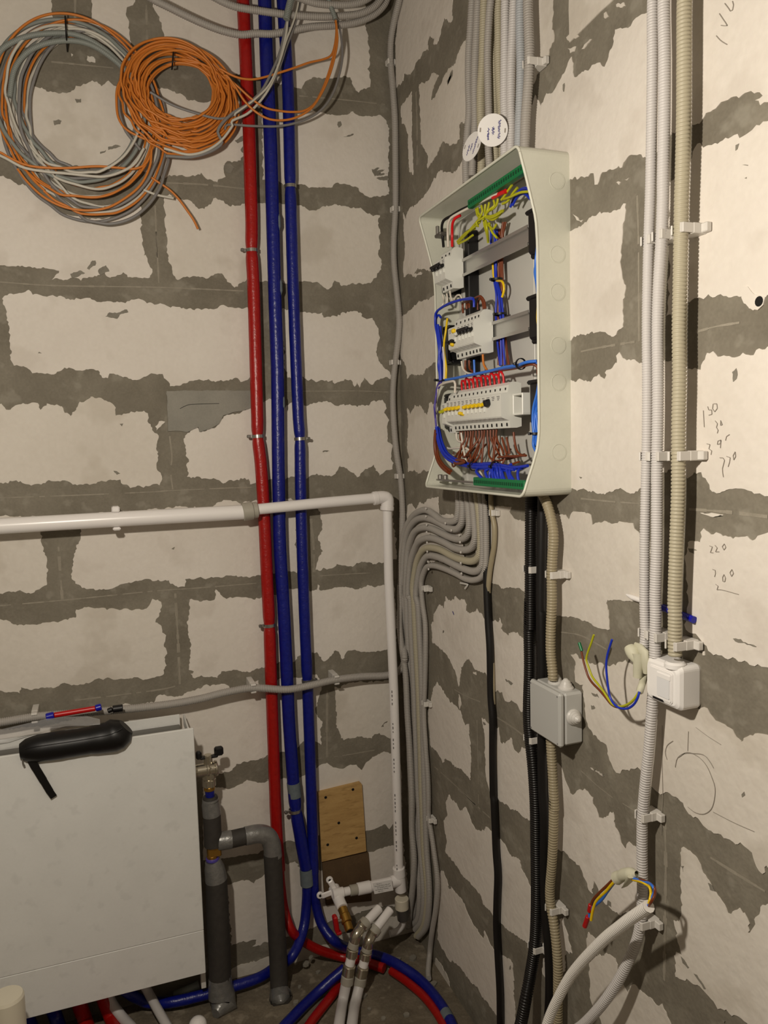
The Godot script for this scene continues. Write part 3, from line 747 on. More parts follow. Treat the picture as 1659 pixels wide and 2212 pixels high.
func build_left_pipes() -> void:
	# red insulated pipe
	var red := up(P([-399,2540,34,-398,2508,34,-397,2347,34,-396,2227,34,-398,2072,34,-399,1983,34,-402,1914,34,-401,1848,34,-402,1734,34,-405,1503,34,-406,1453,34,-401,1385,34,-398,1266,34,-397,1085,34,-396,963,34,-397,840,34,-398,653,34,-399,424,34,-395,294,34]))
	var t := thing("red_pipe", "red insulated pipe running down the left wall", "pipe", red[red.size() - 1])
	obj("insulation", Shape.new().sweep(curve(red, 0.01), squeezed(curve(red, 0.01), 0.0158, [P([-402,1914,34,-406,1453,34,-396,963,34])]), 14), mats.red_foam, t)
	obj("bare_end", Shape.new().tube(curve(P([-395,297,34,-393,248,34,-389,188,45,-377,141,70,-339,85,45,-297,50,46,-240,20,52,-198,20,86,-145,20,144]), 0.01), 0.0125, 12), mats.red_foam, t)
	# blue pipes
	var b1 := up(P([-346,2548,36,-345,2516,36,-346,2353,36,-344,2188,36,-346,1986,36,-348,1804,36,-349,1619,36,-354,1443,36,-357,1324,36,-360,1168,36,-357,1021,36,-355,848,36,-354,697,36,-350,569,36,-346,466,36,-334,366,36,-323,286,36]))
	t = thing("blue_pipe", "blue insulated pipe in the middle between the red and the other blue pipe", "pipe", b1[b1.size() - 1])
	obj("insulation", Shape.new().sweep(curve(b1, 0.01), squeezed(curve(b1, 0.01), 0.0168, [P([-348,453,36])]), 14), mats.blue_foam, t)
	obj("bare_end", Shape.new().tube(curve(P([-323,292,36,-323,226,36,-327,174,36,-338,132,50,-362,105,80,-389,86,100,-411,30,36,-467,30,65,-565,30,74,-624,30,75,-693,30,70,-748,28,45,-785,58,45,-817,94,45]), 0.01), 0.0135, 12), mats.blue_foam, t)
	for q in [[P([-349,531,36,-346,491,36]), 0.0178], [P([-323,283,36,-322,238,36]), 0.0178], [P([-690,20,57,-731,20,42]), 0.0145]]:
		obj("tape_band", Shape.new().tube(q[0], q[1], 14), mats.band, t)
	for q in P([-333,1987,36,-335,1828,36,-340,1539,36]):
		var s := Shape.new()
		s.sweep([q + Vector3(-0.0005, 0.022, 0.006), q + Vector3(0, 0.01, 0.006), q + Vector3(0, -0.012, 0.006), q + Vector3(-0.0005, -0.024, 0.006)], [0.002, 0.006, 0.006, 0.002], 10, true)
		obj("tape_patch", s, mats.band, t)
	var b2 := up(P([-300,2556,34,-299,2502,34,-295,2394,34,-294,2283,34,-297,2079,34,-298,1990,34,-299,1853,34,-299,1678,34,-298,1501,34,-296,1444,34,-299,1321,34,-301,1139,34,-301,953,34,-300,802,34,-300,663,34,-300,508,34,-301,378,34,-303,267,34]))
	t = thing("blue_pipe", "right-hand blue insulated pipe, nearest the white vertical pipe", "pipe", b2[b2.size() - 1])
	obj("insulation", Shape.new().sweep(curve(b2, 0.01), squeezed(curve(b2, 0.01), 0.0150, [P([-297,2078,34,-296,1444,34,-300,802,34])]), 14), mats.blue_foam, t)
	obj("bare_end", Shape.new().tube(curve(P([-302,273,34,-302,214,34,-297,163,34,-286,119,50,-263,89,80,-206,30,52,-144,30,107,-110,30,158,-75,20,218,-61,20,306,-63,20,394,-86,20,503,-132,20,630,-233,20,805,-378,20,986]), 0.01), 0.0135, 12), mats.blue_foam, t)
	obj("tape_band", Shape.new().tube(P([-61,20,353,-62,20,378]), 0.0145, 12), mats.band, t)
	cable("blue_pipe", "blue pipe on the floor running towards the viewer beside the red one", "pipe", P([-258,60,158,-298,40,161,-345,20,172,-405,20,217,-463,20,267,-522,20,341,-578,20,475,-626,20,648]), 0.0135, "blue_foam")
	cable("red_pipe", "red pipe on the floor under the blue one, left of the two fittings", "pipe", P([-251,15,129,-289,15,170,-339,15,217,-380,15,257,-429,15,316,-481,15,420,-532,15,557,-576,15,700]), 0.012, "red_foam")
	cable("red_pipe", "thin red pipe on the floor hugging the blue pipe towards the right wall", "pipe", P([-128,14,152,-104,14,210,-85,14,274,-78,14,343,-82,14,407,-102,14,489,-152,14,615,-255,14,790,-404,14,971]), 0.011, "red_foam")
	# clamps
	var d := Vector3(0.03, -1, 0)
	clamp_band("steel clamp on the red pipe beside the top of the open board", P([-402,1914,34])[0], d, 0.0145, Vector3.LEFT)
	clamp_band("steel clamp on the red pipe above the white horizontal pipe", P([-406,1453,34])[0], d, 0.0145, Vector3.LEFT)
	clamp_band("steel clamp on the red pipe above the grey horizontal cable conduit", P([-396,963,34])[0], d, 0.0145, Vector3.LEFT)
	clamp_band("uppermost steel clamp on the right-hand blue pipe", P([-297,2078,34])[0], d, 0.014, Vector3(0.4, 0, -1))
	clamp_band("steel clamp on the right-hand blue pipe above the white pipe", P([-296,1444,34])[0], d, 0.014, Vector3.RIGHT)
	clamp_band("dull clamp on the right-hand blue pipe behind the grey conduit", P([-300,802,34])[0], d, 0.014, Vector3.RIGHT)
	clamp_band("steel clamp on the middle blue pipe beside the plywood plate", P([-348,453,36])[0], d, 0.0158, Vector3(-1, 0, 0.1))

# radius list that dips where a clamp squeezes the soft insulation
func squeezed(c: Array, r: float, where: Array) -> Array:
	var rad := []
	for q in c:
		var k := 1.0 + 0.018 * ragged.get_noise_3d(q.x * 200.0, q.y * 90.0, q.z)
		for w in where[0]:
			k -= 0.16 * exp(-pow((q.y - w.y) / 0.012, 2.0))
		rad.append(r * k)
	return rad

func build_white_pipe() -> void:
	var t := thing("white_plumbing_pipe", "white plastic water pipe crossing the left wall and turning down in the corner", "pipe", P([-63,146,75])[0])
	var h := P([-1588,1271,75,-1006,1264,75,-759,1265,75,-456,1265,75])
	obj("wide_run", Shape.new().tube(h, 0.0182, 20), mats.white_pvc, t)
	var cp := P([-460,1265,75,-434,1268,75,-422,1269,75,-411,1270,75])
	var s := barrel(Shape.new(), cp[0], cp[1], 0.0225)
	obj("coupling", barrel(s, cp[1], cp[2], 0.0205), mats.grey_ring, t)
	var h2 := P([-422,1270,75,-249,1278,75,-106,1283,75])
	obj("narrow_run", Shape.new().tube(h2, 0.0138, 18), mats.white_pvc, t)
	var e := P([-114,1282,75,-88,1284,75,-75,1280,75,-74,1267,75,-76,1248,75])
	s = Shape.new().sweep(curve(e, 0.004), squeezed(curve(e, 0.004), 0.0172, [[]]), 18)
	s = barrel(s, e[0], e[0].lerp(e[1], 0.5), 0.0182)
	obj("elbow", barrel(s, e[3].lerp(e[4], 0.4), e[4], 0.0185), mats.white_pvc, t)
	obj("down_run", Shape.new().tube(P([-75,1254,75,-76,1064,75,-70,756,75,-69,245,75]), 0.0126, 18), mats.white_pvc, t)
	# printed line along the pipe
	var pr := P([-76,758,75,-75,244,75])
	s = Shape.new()
	for k in 46:
		if rng.randf() < 0.72:
			var a: Vector3 = pr[0].lerp(pr[1], (k + 0.1) / 46.0) + Vector3(-0.0043, 0, 0.0118)
			s.box(a, Vector3(0.0022, rng.randf_range(0.003, 0.007), 0.0006), 0.0, Basis(Vector3.UP, -0.35))
	obj("print", s, mats.print_grey, t)
	# tee
	var q := P([-70,252,75,-68,225,75,-65,181,75,-63,157,75])
	s = barrel(Shape.new(), q[0], q[1], 0.0172)
	s = barrel(s, q[1], q[2], 0.0158)
	var b := P([-68,214,75,-93,214,75,-154,215,75,-192,216,75,-213,217,75,-231,217,75,-250,218,75])
	s = barrel(s, b[0], b[1], 0.0165)
	obj("tee", s, mats.white_pvc, t)
	obj("branch", barrel(Shape.new(), b[1], b[2], 0.0142), mats.white_pvc, t)
	obj("branch_socket", barrel(Shape.new(), b[2], b[3], 0.0165), mats.white_pvc, t)
	obj("ring", barrel(Shape.new(), b[3], b[4], 0.0145), mats.grey_ring, t)
	obj("neck", barrel(Shape.new(), b[4], b[5], 0.0115), mats.white_pvc, t)
	s = barrel(Shape.new(), b[5], b[6] + Vector3(-0.012, 0, 0), 0.0142)
	var ec: Vector3 = b[6]
	s = barrel(s, ec + Vector3(0, 0, -0.03), ec + Vector3(0.004, -0.022, 0.035), 0.0155)
	var el := obj("wall_elbow", s, mats.white_pvc, t)
	for g in [[Vector3(-0.014, 0.031, -0.02), 1.25], [Vector3(-0.042, -0.006, -0.02), 0.15]]:
		s = Shape.new()
		s.box(ec + g[0] * 0.6, Vector3(0.03, 0.016, 0.006), 0.003, Basis(Vector3.BACK, atan2(g[0].y, g[0].x)))
		s = barrel(s, ec + g[0] + Vector3(0, 0, -0.003), ec + g[0] + Vector3(0, 0, 0.004), 0.0095)
		var ear := obj("ear", s, mats.white_pvc, el)
		obj("hole", barrel(Shape.new(), ec + g[0] + Vector3(0, 0, 0.003), ec + g[0] + Vector3(0, 0, 0.0046), 0.004, 0.0004, 12), mats.hole, t)
		ear.set_meta("label", "screw ear of the white wall elbow")
	var lo := P([-63,160,75,-63,130,75,-62,122,75,-60,97,75,-62,89,75,-66,74,75])
	obj("union_nut", barrel(Shape.new(), lo[0], lo[1], 0.0195), mats.cream_ring, t)
	obj("thread", barrel(Shape.new(), lo[1], lo[3], 0.0165, 0.001), mats.dull_steel, t)
	obj("bent_tail", Shape.new().tube(curve(P([-60,99,75,-63,82,75,-73,70,75,-87,65,75,-101,65,75]), 0.005), 0.009, 12), mats.conduit_light, t)
	# holder on the wide run
	var c: Vector3 = P([-758,1265,75])[0]
	var ct := thing("pipe_bracket", "white snap bracket holding the wide left end of the white pipe", "bracket", Vector3(c.x, c.y, 0))
	obj("back", Shape.new().box(Vector3(c.x, c.y + 0.002, 0.028), Vector3(0.018, 0.05, 0.056), 0.002), mats.white_pvc, ct)
	obj("jaw", Shape.new().box(c + Vector3(0, 0.024, -0.004), Vector3(0.018, 0.014, 0.036), 0.003), mats.white_pvc, ct)
	obj("jaw", Shape.new().box(c + Vector3(0, -0.022, -0.004), Vector3(0.018, 0.008, 0.036), 0.003), mats.white_pvc, ct)
	# valve screwed into the wall elbow
	var vb: Vector3 = ec + Vector3(0.004, -0.022, 0.035)
	var dirv := Vector3(0.05, -0.55, 0.83).normalized()
	var v := thing("ball_valve", "small brass tap with red handle under the white wall elbow", "valve", vb)
	s = barrel(Shape.new(), vb, vb + dirv * 0.018, 0.013, 0.001, 8)
	s = barrel(s, vb + dirv * 0.018, vb + dirv * 0.04, 0.0145)
	obj("body", barrel(s, vb + dirv * 0.04, vb + dirv * 0.062, 0.0115), mats.brass, v)
	obj("outlet", barrel(Shape.new(), vb + dirv * 0.0615, vb + dirv * 0.0628, 0.0085, 0.0003), mats.hole, v)
	var hc := vb + dirv * 0.03
	obj("stem", barrel(Shape.new(), hc, hc + Vector3(-0.026, 0, 0.002), 0.005), mats.steel, v)
	s = Shape.new()
	s.box(hc + Vector3(-0.028, -0.006, 0), Vector3(0.012, 0.046, 0.020), 0.003, Basis(Vector3.BACK, 0.12))
	s.box(hc + Vector3(-0.022, -0.03, 0.004), Vector3(0.014, 0.008, 0.014), 0.002)
	obj("handle", s, mats.red_plastic, v)
	# paper tag tied to the branch
	var pt := P([-155,236,96,-99,233,96,-95,202,96,-150,204,96])
	var tg := thing("paper_tag", "white paper tag with handwriting on the white tee", "tag", pt[3])
	s = Shape.new()
	var nn: Vector3 = (pt[1] - pt[0]).cross(pt[0] - pt[3]).normalized()
	for sg in [-1.0, 1.0]:
		s.quad(pt[0] + nn * 0.0003 * sg, pt[1] + nn * 0.0003 * sg, pt[2] + nn * 0.0003 * sg, pt[3] + nn * 0.0003 * sg, nn * sg)
	for k in 4:
		s.quad(pt[k] + nn * 0.0003, pt[(k + 1) % 4] + nn * 0.0003, pt[(k + 1) % 4] - nn * 0.0003, pt[k] - nn * 0.0003, (pt[k] + pt[(k + 1) % 4]) * 0.5 - (pt[0] + pt[2]) * 0.5)
	obj("card", s, mats.paper, tg)
	s = Shape.new()
	for row in 5:
		scribble(s, pt[0].lerp(pt[3], 0.16 + row * 0.17), (pt[1] - pt[0]), (pt[0] - pt[3]), nn, 0.08 if row % 2 else 0.2, [0.45, 0.86, 0.9, 0.75, 0.5][row], 0.06, 0.0007)
	obj("handwriting", s, mats.black, tg)

# wavy handwriting line: from o along ex between a and b (fractions), amplitude in ey
func scribble(s: Shape, o: Vector3, ex: Vector3, ey: Vector3, nn: Vector3, a: float, b: float, amp: float, wide := 0.0008) -> void:
	var pts := []
	var m := int((b - a) * 46.0)
	for k in m + 1:
		var f := lerpf(a, b, float(k) / max(m, 1))
		pts.append(o + ex * f + ey * amp * (sin(k * 1.9) * 0.6 + rng.randf_range(-0.5, 0.5)) + nn * 0.0003)
		if rng.randf() < 0.16 and pts.size() > 1:
			s.stroke(pts, wide, nn, 0.0002)
			pts = []
	if pts.size() > 1:
		s.stroke(pts, wide, nn, 0.0002)

func build_left_conduits() -> void:
	conduit("grey conduit wandering along the left wall from the corner to above the radiator", P([-1476,817,62,-1093,811,62,-1036,810,62,-958,812,62,-857,806,62,-763,801,62,-665,798,62,-586,801,62,-517,809,62,-452,811,62,-363,796,66,-301,798,65,-234,801,56,-153,797,46,-77,789,40,-44,793,36,-27,806,36,-30,839,60,-20,875,23,-20,932,14,-20,998,14,-19,1034,14]), 0.0098, "conduit", "", 0.0044)
	var cl := P([-450,811,62,-226,801,55,-963,811,62])
	clip("white clip on the wandering grey conduit just left of the red pipe", cl[0], 0.0098, Vector3.BACK, Vector3.RIGHT, 0.06)
	clip("white clip on the wandering grey conduit right of the blue pipes", cl[1], 0.0098, Vector3.BACK, Vector3.RIGHT, 0.054)
	clip("white clip on the wandering grey conduit above the black pouch", cl[2], 0.0098, Vector3.BACK, Vector3.RIGHT, 0.06)
	conduit("long grey conduit coming down the corner from the ceiling to the floor", up(P([-11,2585,133,-11,2542,89,-11,2507,47,-11,2472,24,-11,2416,20,-11,2342,32,-11,2268,40,-11,2176,37,-11,2048,28,-12,1968,12,-13,1907,12,-11,1832,22,-11,1757,34,-11,1709,24,-18,1636,12,-26,1561,12,-25,1473,12,-19,1397,11,-11,1327,15,-11,1244,23,-12,1141,16,-14,1023,12,-27,934,22,-30,873,38,-30,796,63,-30,680,71,-30,566,83,-30,451,89,-30,356,83,-30,268,93,-30,161,71,-30,102,51,-30,45,35])), 0.0088, "conduit")
	var cc := P([-11,2422,21,-11,2046,27,-19,1645,12,-12,1335,12])
	var wh := ["below the ceiling loops", "beside the top of the open board", "beside the middle of the open board", "beside the bottom of the open board"]
	for k in 4:
		clip("white clip on the corner conduit " + wh[k], cc[k], 0.0088, Vector3.BACK, Vector3.UP, 0.0115)
	# loops under the ceiling
	conduit("lowest grey conduit sagging under the ceiling over the pipes", up(back(up(back(P([-656,2478,70,-620,2458,70,-579,2444,70,-537,2430,70,-495,2418,70,-455,2410,70,-414,2408,70,-378,2416,70,-339,2421,70,-299,2433,70,-244,2451,70,-188,2463,70,-130,2478,70,-79,2503,70,-47,2532,70,-31,2563,70,-22,2592,70]))))), 0.0085, "conduit", "", 0.005)
	conduit("middle grey conduit sagging under the ceiling over the pipes", up(back(up(back(P([-504,2492,85,-465,2471,85,-429,2462,85,-407,2461,85,-344,2462,85,-291,2464,85,-229,2470,85,-173,2480,85,-119,2494,85,-80,2516,85,-56,2544,85,-40,2574,85]))))), 0.0085, "conduit", "", 0.005)
	conduit("upper grey conduit showing along the top edge above the pipes", up(back(up(back(P([-310,2508,100,-272,2498,100,-232,2493,100,-177,2498,100,-128,2510,100,-89,2534,100,-65,2562,100]))))), 0.0085, "conduit", "", 0.005)

func loop_points(l: float, r: float, top: float, bottom: float, z: float, ph: float) -> Array:
	var o := []
	for k in 41:
		var a := TAU * k / 40.0 + ph
		var x := (l + r) * 0.5 + (r - l) * 0.5 * cos(a)
		var y := (top + bottom) * 0.5 + (top - bottom) * 0.5 * sin(a)
		var wob := 0.006 * ragged.get_noise_2d(k * 3.0 + ph * 40.0, l * 900.0) * (1.0 - maxf(sin(a), 0.0))
		o.append(Vector3(x + wob, y + wob, z + 0.008 * sin(a * 2.0 + ph * 3.0) + 0.01 * (1.0 - sin(a)) * 0.5))
	return o

func build_coils() -> void:
	var lo: Vector3 = P([-964,1954,20])[0]
	var hi: Vector3 = P([-590,2417,20])[0]
	var e: Vector3 = P([-892,2077,20])[0]
	var f: Vector3 = P([-660,2361,20])[0]
	var t := thing("cable_coil", "large loose coil of grey, pale and orange cables hung on the left wall", "coil", Vector3((lo.x + hi.x) / 2, lo.y, 0))
	var kinds := [["grey_wire", 0.0036, "grey_cable"], ["pale_wire", 0.0032, "pale_cable"], ["orange_wire", 0.0028, "orange_cable"], ["green_grey", 0.0044, "grey_green_cable"]]
	var order := [0, 1, 0, 2, 1, 0, 1, 3, 2, 0, 1, 2, 3, 0, 1, 2]
	var k := 0
	for kind in order:
		var w := float((k * 7) % 16) / 15.0
		var w2 := float((k * 5 + 3) % 16) / 15.0
		var s := Shape.new().tube(curve(loop_points(lerpf(e.x, lo.x, w2), lerpf(f.x, hi.x, w), lerpf(f.y, hi.y, w2 * 0.6 + w * 0.4), lerpf(e.y, lo.y, w), 0.010 + 0.0022 * k, k * 0.37), 0.008), kinds[kind][1], 7, false)
		obj(kinds[kind][2], s, mats[kinds[kind][0]], t)
		k += 1
	obj("thick_conduit", ribbed(Shape.new(), P([-984,2223,50,-942,2304,50,-916,2327,50,-877,2347,50,-835,2358,50,-795,2363,50,-760,2357,50,-727,2341,50,-701,2321,50,-679,2300,50,-659,2278,50]), 0.0062, 0.004, 0.0006), mats.green_grey, t)
	obj("thick_conduit", ribbed(Shape.new(), P([-929,2209,52,-916,2267,52,-892,2304,52,-859,2328,52,-819,2343,52,-780,2348,52,-747,2342,52,-715,2325,52,-682,2299,52,-666,2277,52]), 0.006, 0.004, 0.0006), mats.green_grey, t)
	for q in [["orange_cable", "orange_wire", 0.0028, P([-974,2091,55,-955,2088,55,-937,2078,55,-900,2065,55,-855,2064,55,-812,2068,55,-755,2077,55,-708,2078,55,-673,2079,55,-648,2092,55,-633,2118,55])],
			["pale_cable", "pale_wire", 0.0032, P([-974,2087,58,-946,2076,58,-910,2059,58,-862,2054,58,-820,2054,58,-777,2053,58,-743,2054,58,-708,2066,58,-673,2089,58,-650,2126,58])],
			["orange_cable", "orange_wire", 0.0028, P([-922,2054,60,-902,2026,60,-872,1998,60,-834,1980,60,-788,1975,60,-740,1984,60,-698,2009,60,-661,2043,60,-638,2088,60,-633,2124,60])],
			["pale_cable", "pale_wire", 0.0030, P([-654,2038,40,-626,2029,40,-586,2024,40])],
			["orange_cable", "orange_wire", 0.0028, P([-638,2070,40,-621,2059,40,-596,2044,40,-575,2024,40,-555,1997,40,-541,1976,40,-532,1956,40])],
			["orange_cable", "orange_wire", 0.0028, P([-683,2290,55,-701,2257,55,-705,2215,55,-702,2188,55,-689,2168,55,-662,2154,55,-628,2145,55,-592,2147,55,-556,2162,55,-518,2195,55,-479,2239,55,-458,2288,55])],
			["pale_cable", "grey_wire", 0.0034, P([-693,2281,50,-699,2239,50,-699,2204,50,-689,2167,50,-670,2141,50,-657,2125,50])]]:
		obj(q[0], Shape.new().tube(curve(q[3], 0.008), q[2], 7), mats[q[1]], t)
	var nail := P([-804,2357,0])
	obj("tie", Shape.new().tube([nail[0] + Vector3(0, 0.03, 0.008), nail[0] + Vector3(0, 0.032, 0.07), nail[0] + Vector3(0, -0.012, 0.07), nail[0] + Vector3(0, -0.014, 0.008)], 0.0018, 6), mats.black, t)
	# the orange coil in front of it
	lo = P([-696,2116,60])[0]
	hi = P([-427,2381,60])[0]
	e = P([-634,2206,60])[0]
	f = P([-483,2331,60])[0]
	t = thing("wire_coil", "tight coil of orange wire hung beside the red pipe", "coil", Vector3((lo.x + hi.x) / 2, lo.y, 0))
	for j in 26:
		var w := float((j * 11) % 26) / 25.0
		var w2 := float((j * 7 + 5) % 26) / 25.0
		obj("winding", Shape.new().tube(curve(loop_points(lerpf(e.x, lo.x, w2), lerpf(f.x, hi.x, w), lerpf(f.y, hi.y, w2), lerpf(e.y, lo.y, w * 0.8 + w2 * 0.2), 0.045 + 0.0018 * (j % 13), j * 0.61), 0.008), 0.0028, 7, false), mats.orange_wire, t)
	var tie := P([-571,2357,45,-575,2338,85,-580,2300,87,-576,2318,45])
	obj("tie", Shape.new().tube(tie, 0.0018, 6), mats.black, t)
	cable("loose_wire", "orange wire end leaving the tight coil for the tube above the pipes, highest of three", "wire", P([-472,2316,85,-471,2317,85,-448,2307,85,-424,2301,85,-393,2302,85,-361,2312,85,-325,2327,85,-288,2343,85,-251,2360,85,-214,2373,85,-195,2384,85,-186,2404,85,-180,2435,85,-179,2459,85,-182,2476,85]), 0.0027, "orange_wire")
	cable("loose_wire", "orange wire end sagging over the blue pipes, middle of three", "wire", P([-466,2307,90,-456,2297,90,-429,2278,90,-399,2255,90,-365,2238,90,-329,2235,90,-301,2236,90,-271,2242,90,-245,2260,90,-222,2297,90,-205,2337,90,-191,2380,90,-182,2422,90,-180,2453,90,-183,2473,90]), 0.0027, "orange_wire")
	cable("loose_wire", "orange wire end sagging lowest over the blue pipes", "wire", P([-464,2298,95,-456,2298,95,-437,2275,95,-418,2247,95,-391,2224,95,-360,2211,95,-324,2212,95,-288,2224,95,-254,2247,95,-227,2284,95,-205,2328,95,-189,2375,95,-180,2417,95,-181,2447,95,-184,2471,95]), 0.0027, "orange_wire")
	cable("loose_wire", "grey wire end hanging behind the three orange ends", "wire", P([-462,2182,75,-458,2194,75,-399,2198,75,-327,2206,75,-268,2226,75,-223,2255,75,-191,2297,75,-170,2352,75,-162,2394,75,-164,2439,75,-170,2476,75]), 0.0029, "grey_wire")
	cable("loose_wire", "grey wire rising from the coil across the pipes to the upper tube", "wire", P([-604,2104,85,-536,2110,85,-473,2145,85,-481,2174,85,-448,2215,85,-409,2242,85,-373,2277,85,-346,2324,85,-323,2374,85,-310,2423,85,-302,2454,85]), 0.0036, "grey_wire")
	cable("loose_wire", "pale wire rising from the coil across the pipes to the upper tube", "wire", P([-607,2120,88,-547,2112,88,-488,2139,88,-445,2190,88,-450,2197,88,-407,2222,88,-367,2266,88,-340,2313,88,-320,2370,88,-307,2418,88,-302,2452,88]), 0.003, "pale_wire")
	cable("loose_wire", "pinkish wire rising from the coil to the edge of the ceiling", "wire", P([-441,2210,92,-443,2212,92,-393,2252,92,-356,2290,92,-329,2343,92,-309,2399,92,-289,2446,92,-277,2484,92,-273,2512,92]), 0.0025, "pale_wire")
	cable("loose_wire", "dark grey wire behind the pale ones crossing the blue pipes", "wire", P([-631,2245,80,-584,2223,80,-527,2210,80,-477,2204,80,-448,2213,80,-397,2249,80,-350,2292,80,-327,2335,80,-307,2389,80,-287,2435,80,-271,2485,80,-266,2519,80]), 0.003, "grey_wire")
	conduit("cut open end of grey tube hanging in front of the blue pipes", up(P([-285,2528,100,-291,2504,100,-299,2480,100,-309,2444,100])), 0.0085, "green_grey", "cut conduit ends under the ceiling", 0.004)
	conduit("cut open end of grey tube with the orange wires coming out", up(P([-207,2535,100,-203,2516,100,-198,2496,100,-190,2477,100,-185,2463,100])), 0.0062, "green_grey", "cut conduit ends under the ceiling", 0.004)

func build_radiator() -> void:
	var x1 := -0.6115
	var x0 := -1.75
	var z := 0.15
	var t := thing("radiator", "flat white panel radiator low on the left wall", "radiator", Vector3((x0 + x1) / 2, 0.11, 0.08))
	var w := x1 - x0
	var xc := (x0 + x1) * 0.5
	obj("front_panel", Shape.new().box(Vector3(xc, 0.5055, z - 0.004), Vector3(w, 0.509, 0.008), 0.0015), mats.radiator, t)
	obj("skirt_panel", Shape.new().box(Vector3(xc, 0.1940, z - 0.0055), Vector3(w, 0.112, 0.008), 0.0015), mats.radiator, t)
	obj("rear_panel", Shape.new().box(Vector3(xc - 0.012, 0.455, 0.037), Vector3(w - 0.02, 0.612, 0.006), 0.001), mats.radiator, t)
	obj("convector", Shape.new().box(Vector3(xc - 0.02, 0.44, 0.092), Vector3(w - 0.04, 0.56, 0.085), 0.002), mats.dull_steel, t)
	obj("top_grille", Shape.new().box(Vector3(xc - 0.012, 0.735, 0.092), Vector3(w - 0.024, 0.006, 0.095), 0.001), mats.dull_steel, t)
	var g := Shape.new()
	g.box(Vector3(x1 - 0.012, 0.747, 0.092), Vector3(0.004, 0.028, 0.104), 0.001)
	g.box(Vector3(x1 - 0.016, 0.43, 0.092), Vector3(0.006, 0.59, 0.1), 0.001)
	obj("end_cap", g, mats.radiator, t)
	obj("mounting_bracket", Shape.new().box(Vector3(x1 - 0.002, 0.105, 0.09), Vector3(0.012, 0.08, 0.02), 0.001), mats.clip, t)
	# valve and insulated riser
	var v := P([-571,683,100,-573,658,100,-576,620,100,-576,587,100,-576,568,100,-574,538,100])
	var c: Vector3 = v[2]
	var k := thing("radiator_valve", "nickel ball valve with black butterfly handle beside the radiator", "valve", v[4])
	var s := barrel(Shape.new(), Vector3(x1 - 0.01, c.y + 0.012, c.z), Vector3(c.x + 0.022, c.y + 0.012, c.z), 0.017, 0.002)
	s = barrel(s, c + Vector3(0, 0.022, 0), c + Vector3(0, -0.012, 0), 0.0165, 0.002)
	s = barrel(s, c + Vector3(-0.006, 0.012, 0), c + Vector3(0.002, 0.012, 0), 0.0195, 0.002)
	obj("body", barrel(s, c + Vector3(0.014, 0.012, 0), c + Vector3(0.022, 0.012, 0), 0.0195, 0.002), mats.nickel, k)
	obj("nut", barrel(Shape.new(), c + Vector3(0, -0.012, 0), c + Vector3(0, -0.032, 0), 0.0175, 0.002, 6), mats.nickel, k)
	obj("olive_ring", barrel(Shape.new(), c + Vector3(0, -0.032, 0), c + Vector3(0, -0.042, 0), 0.0135, 0.002), mats.brass, k)
	obj("stem", barrel(Shape.new(), c + Vector3(0, 0.02, 0), c + Vector3(0, 0.05, 0), 0.011, 0.002), mats.nickel, k)
	s = Shape.new()
	s.box(c + Vector3(0.002, 0.044, 0), Vector3(0.044, 0.006, 0.016), 0.002)
	s.box(c + Vector3(-0.022, 0.052, 0), Vector3(0.014, 0.02, 0.016), 0.004)
	s.box(c + Vector3(0.027, 0.055, 0), Vector3(0.022, 0.022, 0.016), 0.004)
	obj("handle", s, mats.black, k)
	var p := P([-576,582,100,-575,551,100,-573,514,100,-574,435,100])
	var r := thing("insulated_riser", "grey insulated pipe rising to the radiator valve, foil taped at the floor", "pipe", P([-574,23,100])[0])
	obj("pipe", Shape.new().tube([c + Vector3(0, -0.03, 0), p[1]], 0.0115, 12), mats.blue_foam, r)
	obj("upper_insulation", Shape.new().sweep([p[1] + Vector3(0, 0.012, 0), p[1], p[2], p[3]], [0.017, 0.021, 0.022, 0.022], 16), mats.grey_foam, r)
	obj("tape_wrap", Shape.new().sweep([p[1] + Vector3(0, 0.006, 0), p[1] + Vector3(0, -0.008, 0), p[2]], [0.020, 0.0222, 0.0227], 16), mats.tape, r)
	var b := P([-578,421,100,-577,400,100,-573,375,100,-570,344,100,-571,221,100,-573,60,100,-577,17,100])
	s = Shape.new().box(b[0] + Vector3(0.006, 0.0, 0), Vector3(0.034, 0.026, 0.026), 0.003)
	obj("brass_tee", barrel(s, b[0] + Vector3(0, -0.01, 0), b[1], 0.013), mats.brass, r)
	obj("ring", barrel(Shape.new(), b[1] + Vector3(0, -0.004, 0), b[1] + Vector3(0, 0.004, 0), 0.0165), mats.violet_wire, r)
	obj("lower_insulation", Shape.new().sweep([b[1] + Vector3(0, -0.006, 0), b[2], b[3], b[4], b[5]], [0.018, 0.0245, 0.027, 0.0285, 0.0285], 18), mats.grey_foam, r)
	obj("tape_wrap", Shape.new().sweep([b[1] + Vector3(0, -0.004, 0), b[2], b[3]], [0.019, 0.0252, 0.0277], 18), mats.tape, r)
	var ft := P([-573,88,100,-573,60,100,-571,37,100])
	obj("foil_foot", Shape.new().sweep([ft[0], ft[1], ft[2], Vector3(ft[2].x + 0.004, 0.012, 0.105), Vector3(ft[2].x - 0.02, 0.012, 0.13)], [0.0290, 0.0305, 0.034, 0.036, 0.012], 14), mats.tape, r)
	# branch with elbow
	var d := P([-560,442,100,-528,441,100,-493,442,100,-457,441,100,-436,430,100,-426,403,100,-424,373,100])
	r = thing("insulated_branch", "grey insulated pipe bend standing between the radiator riser and the red pipe", "pipe", P([-440,14,195])[0])
	obj("branch_insulation", Shape.new().sweep(curve(d, 0.008), squeezed(curve(d, 0.008), 0.0215, [[]]), 16), mats.grey_foam, r)
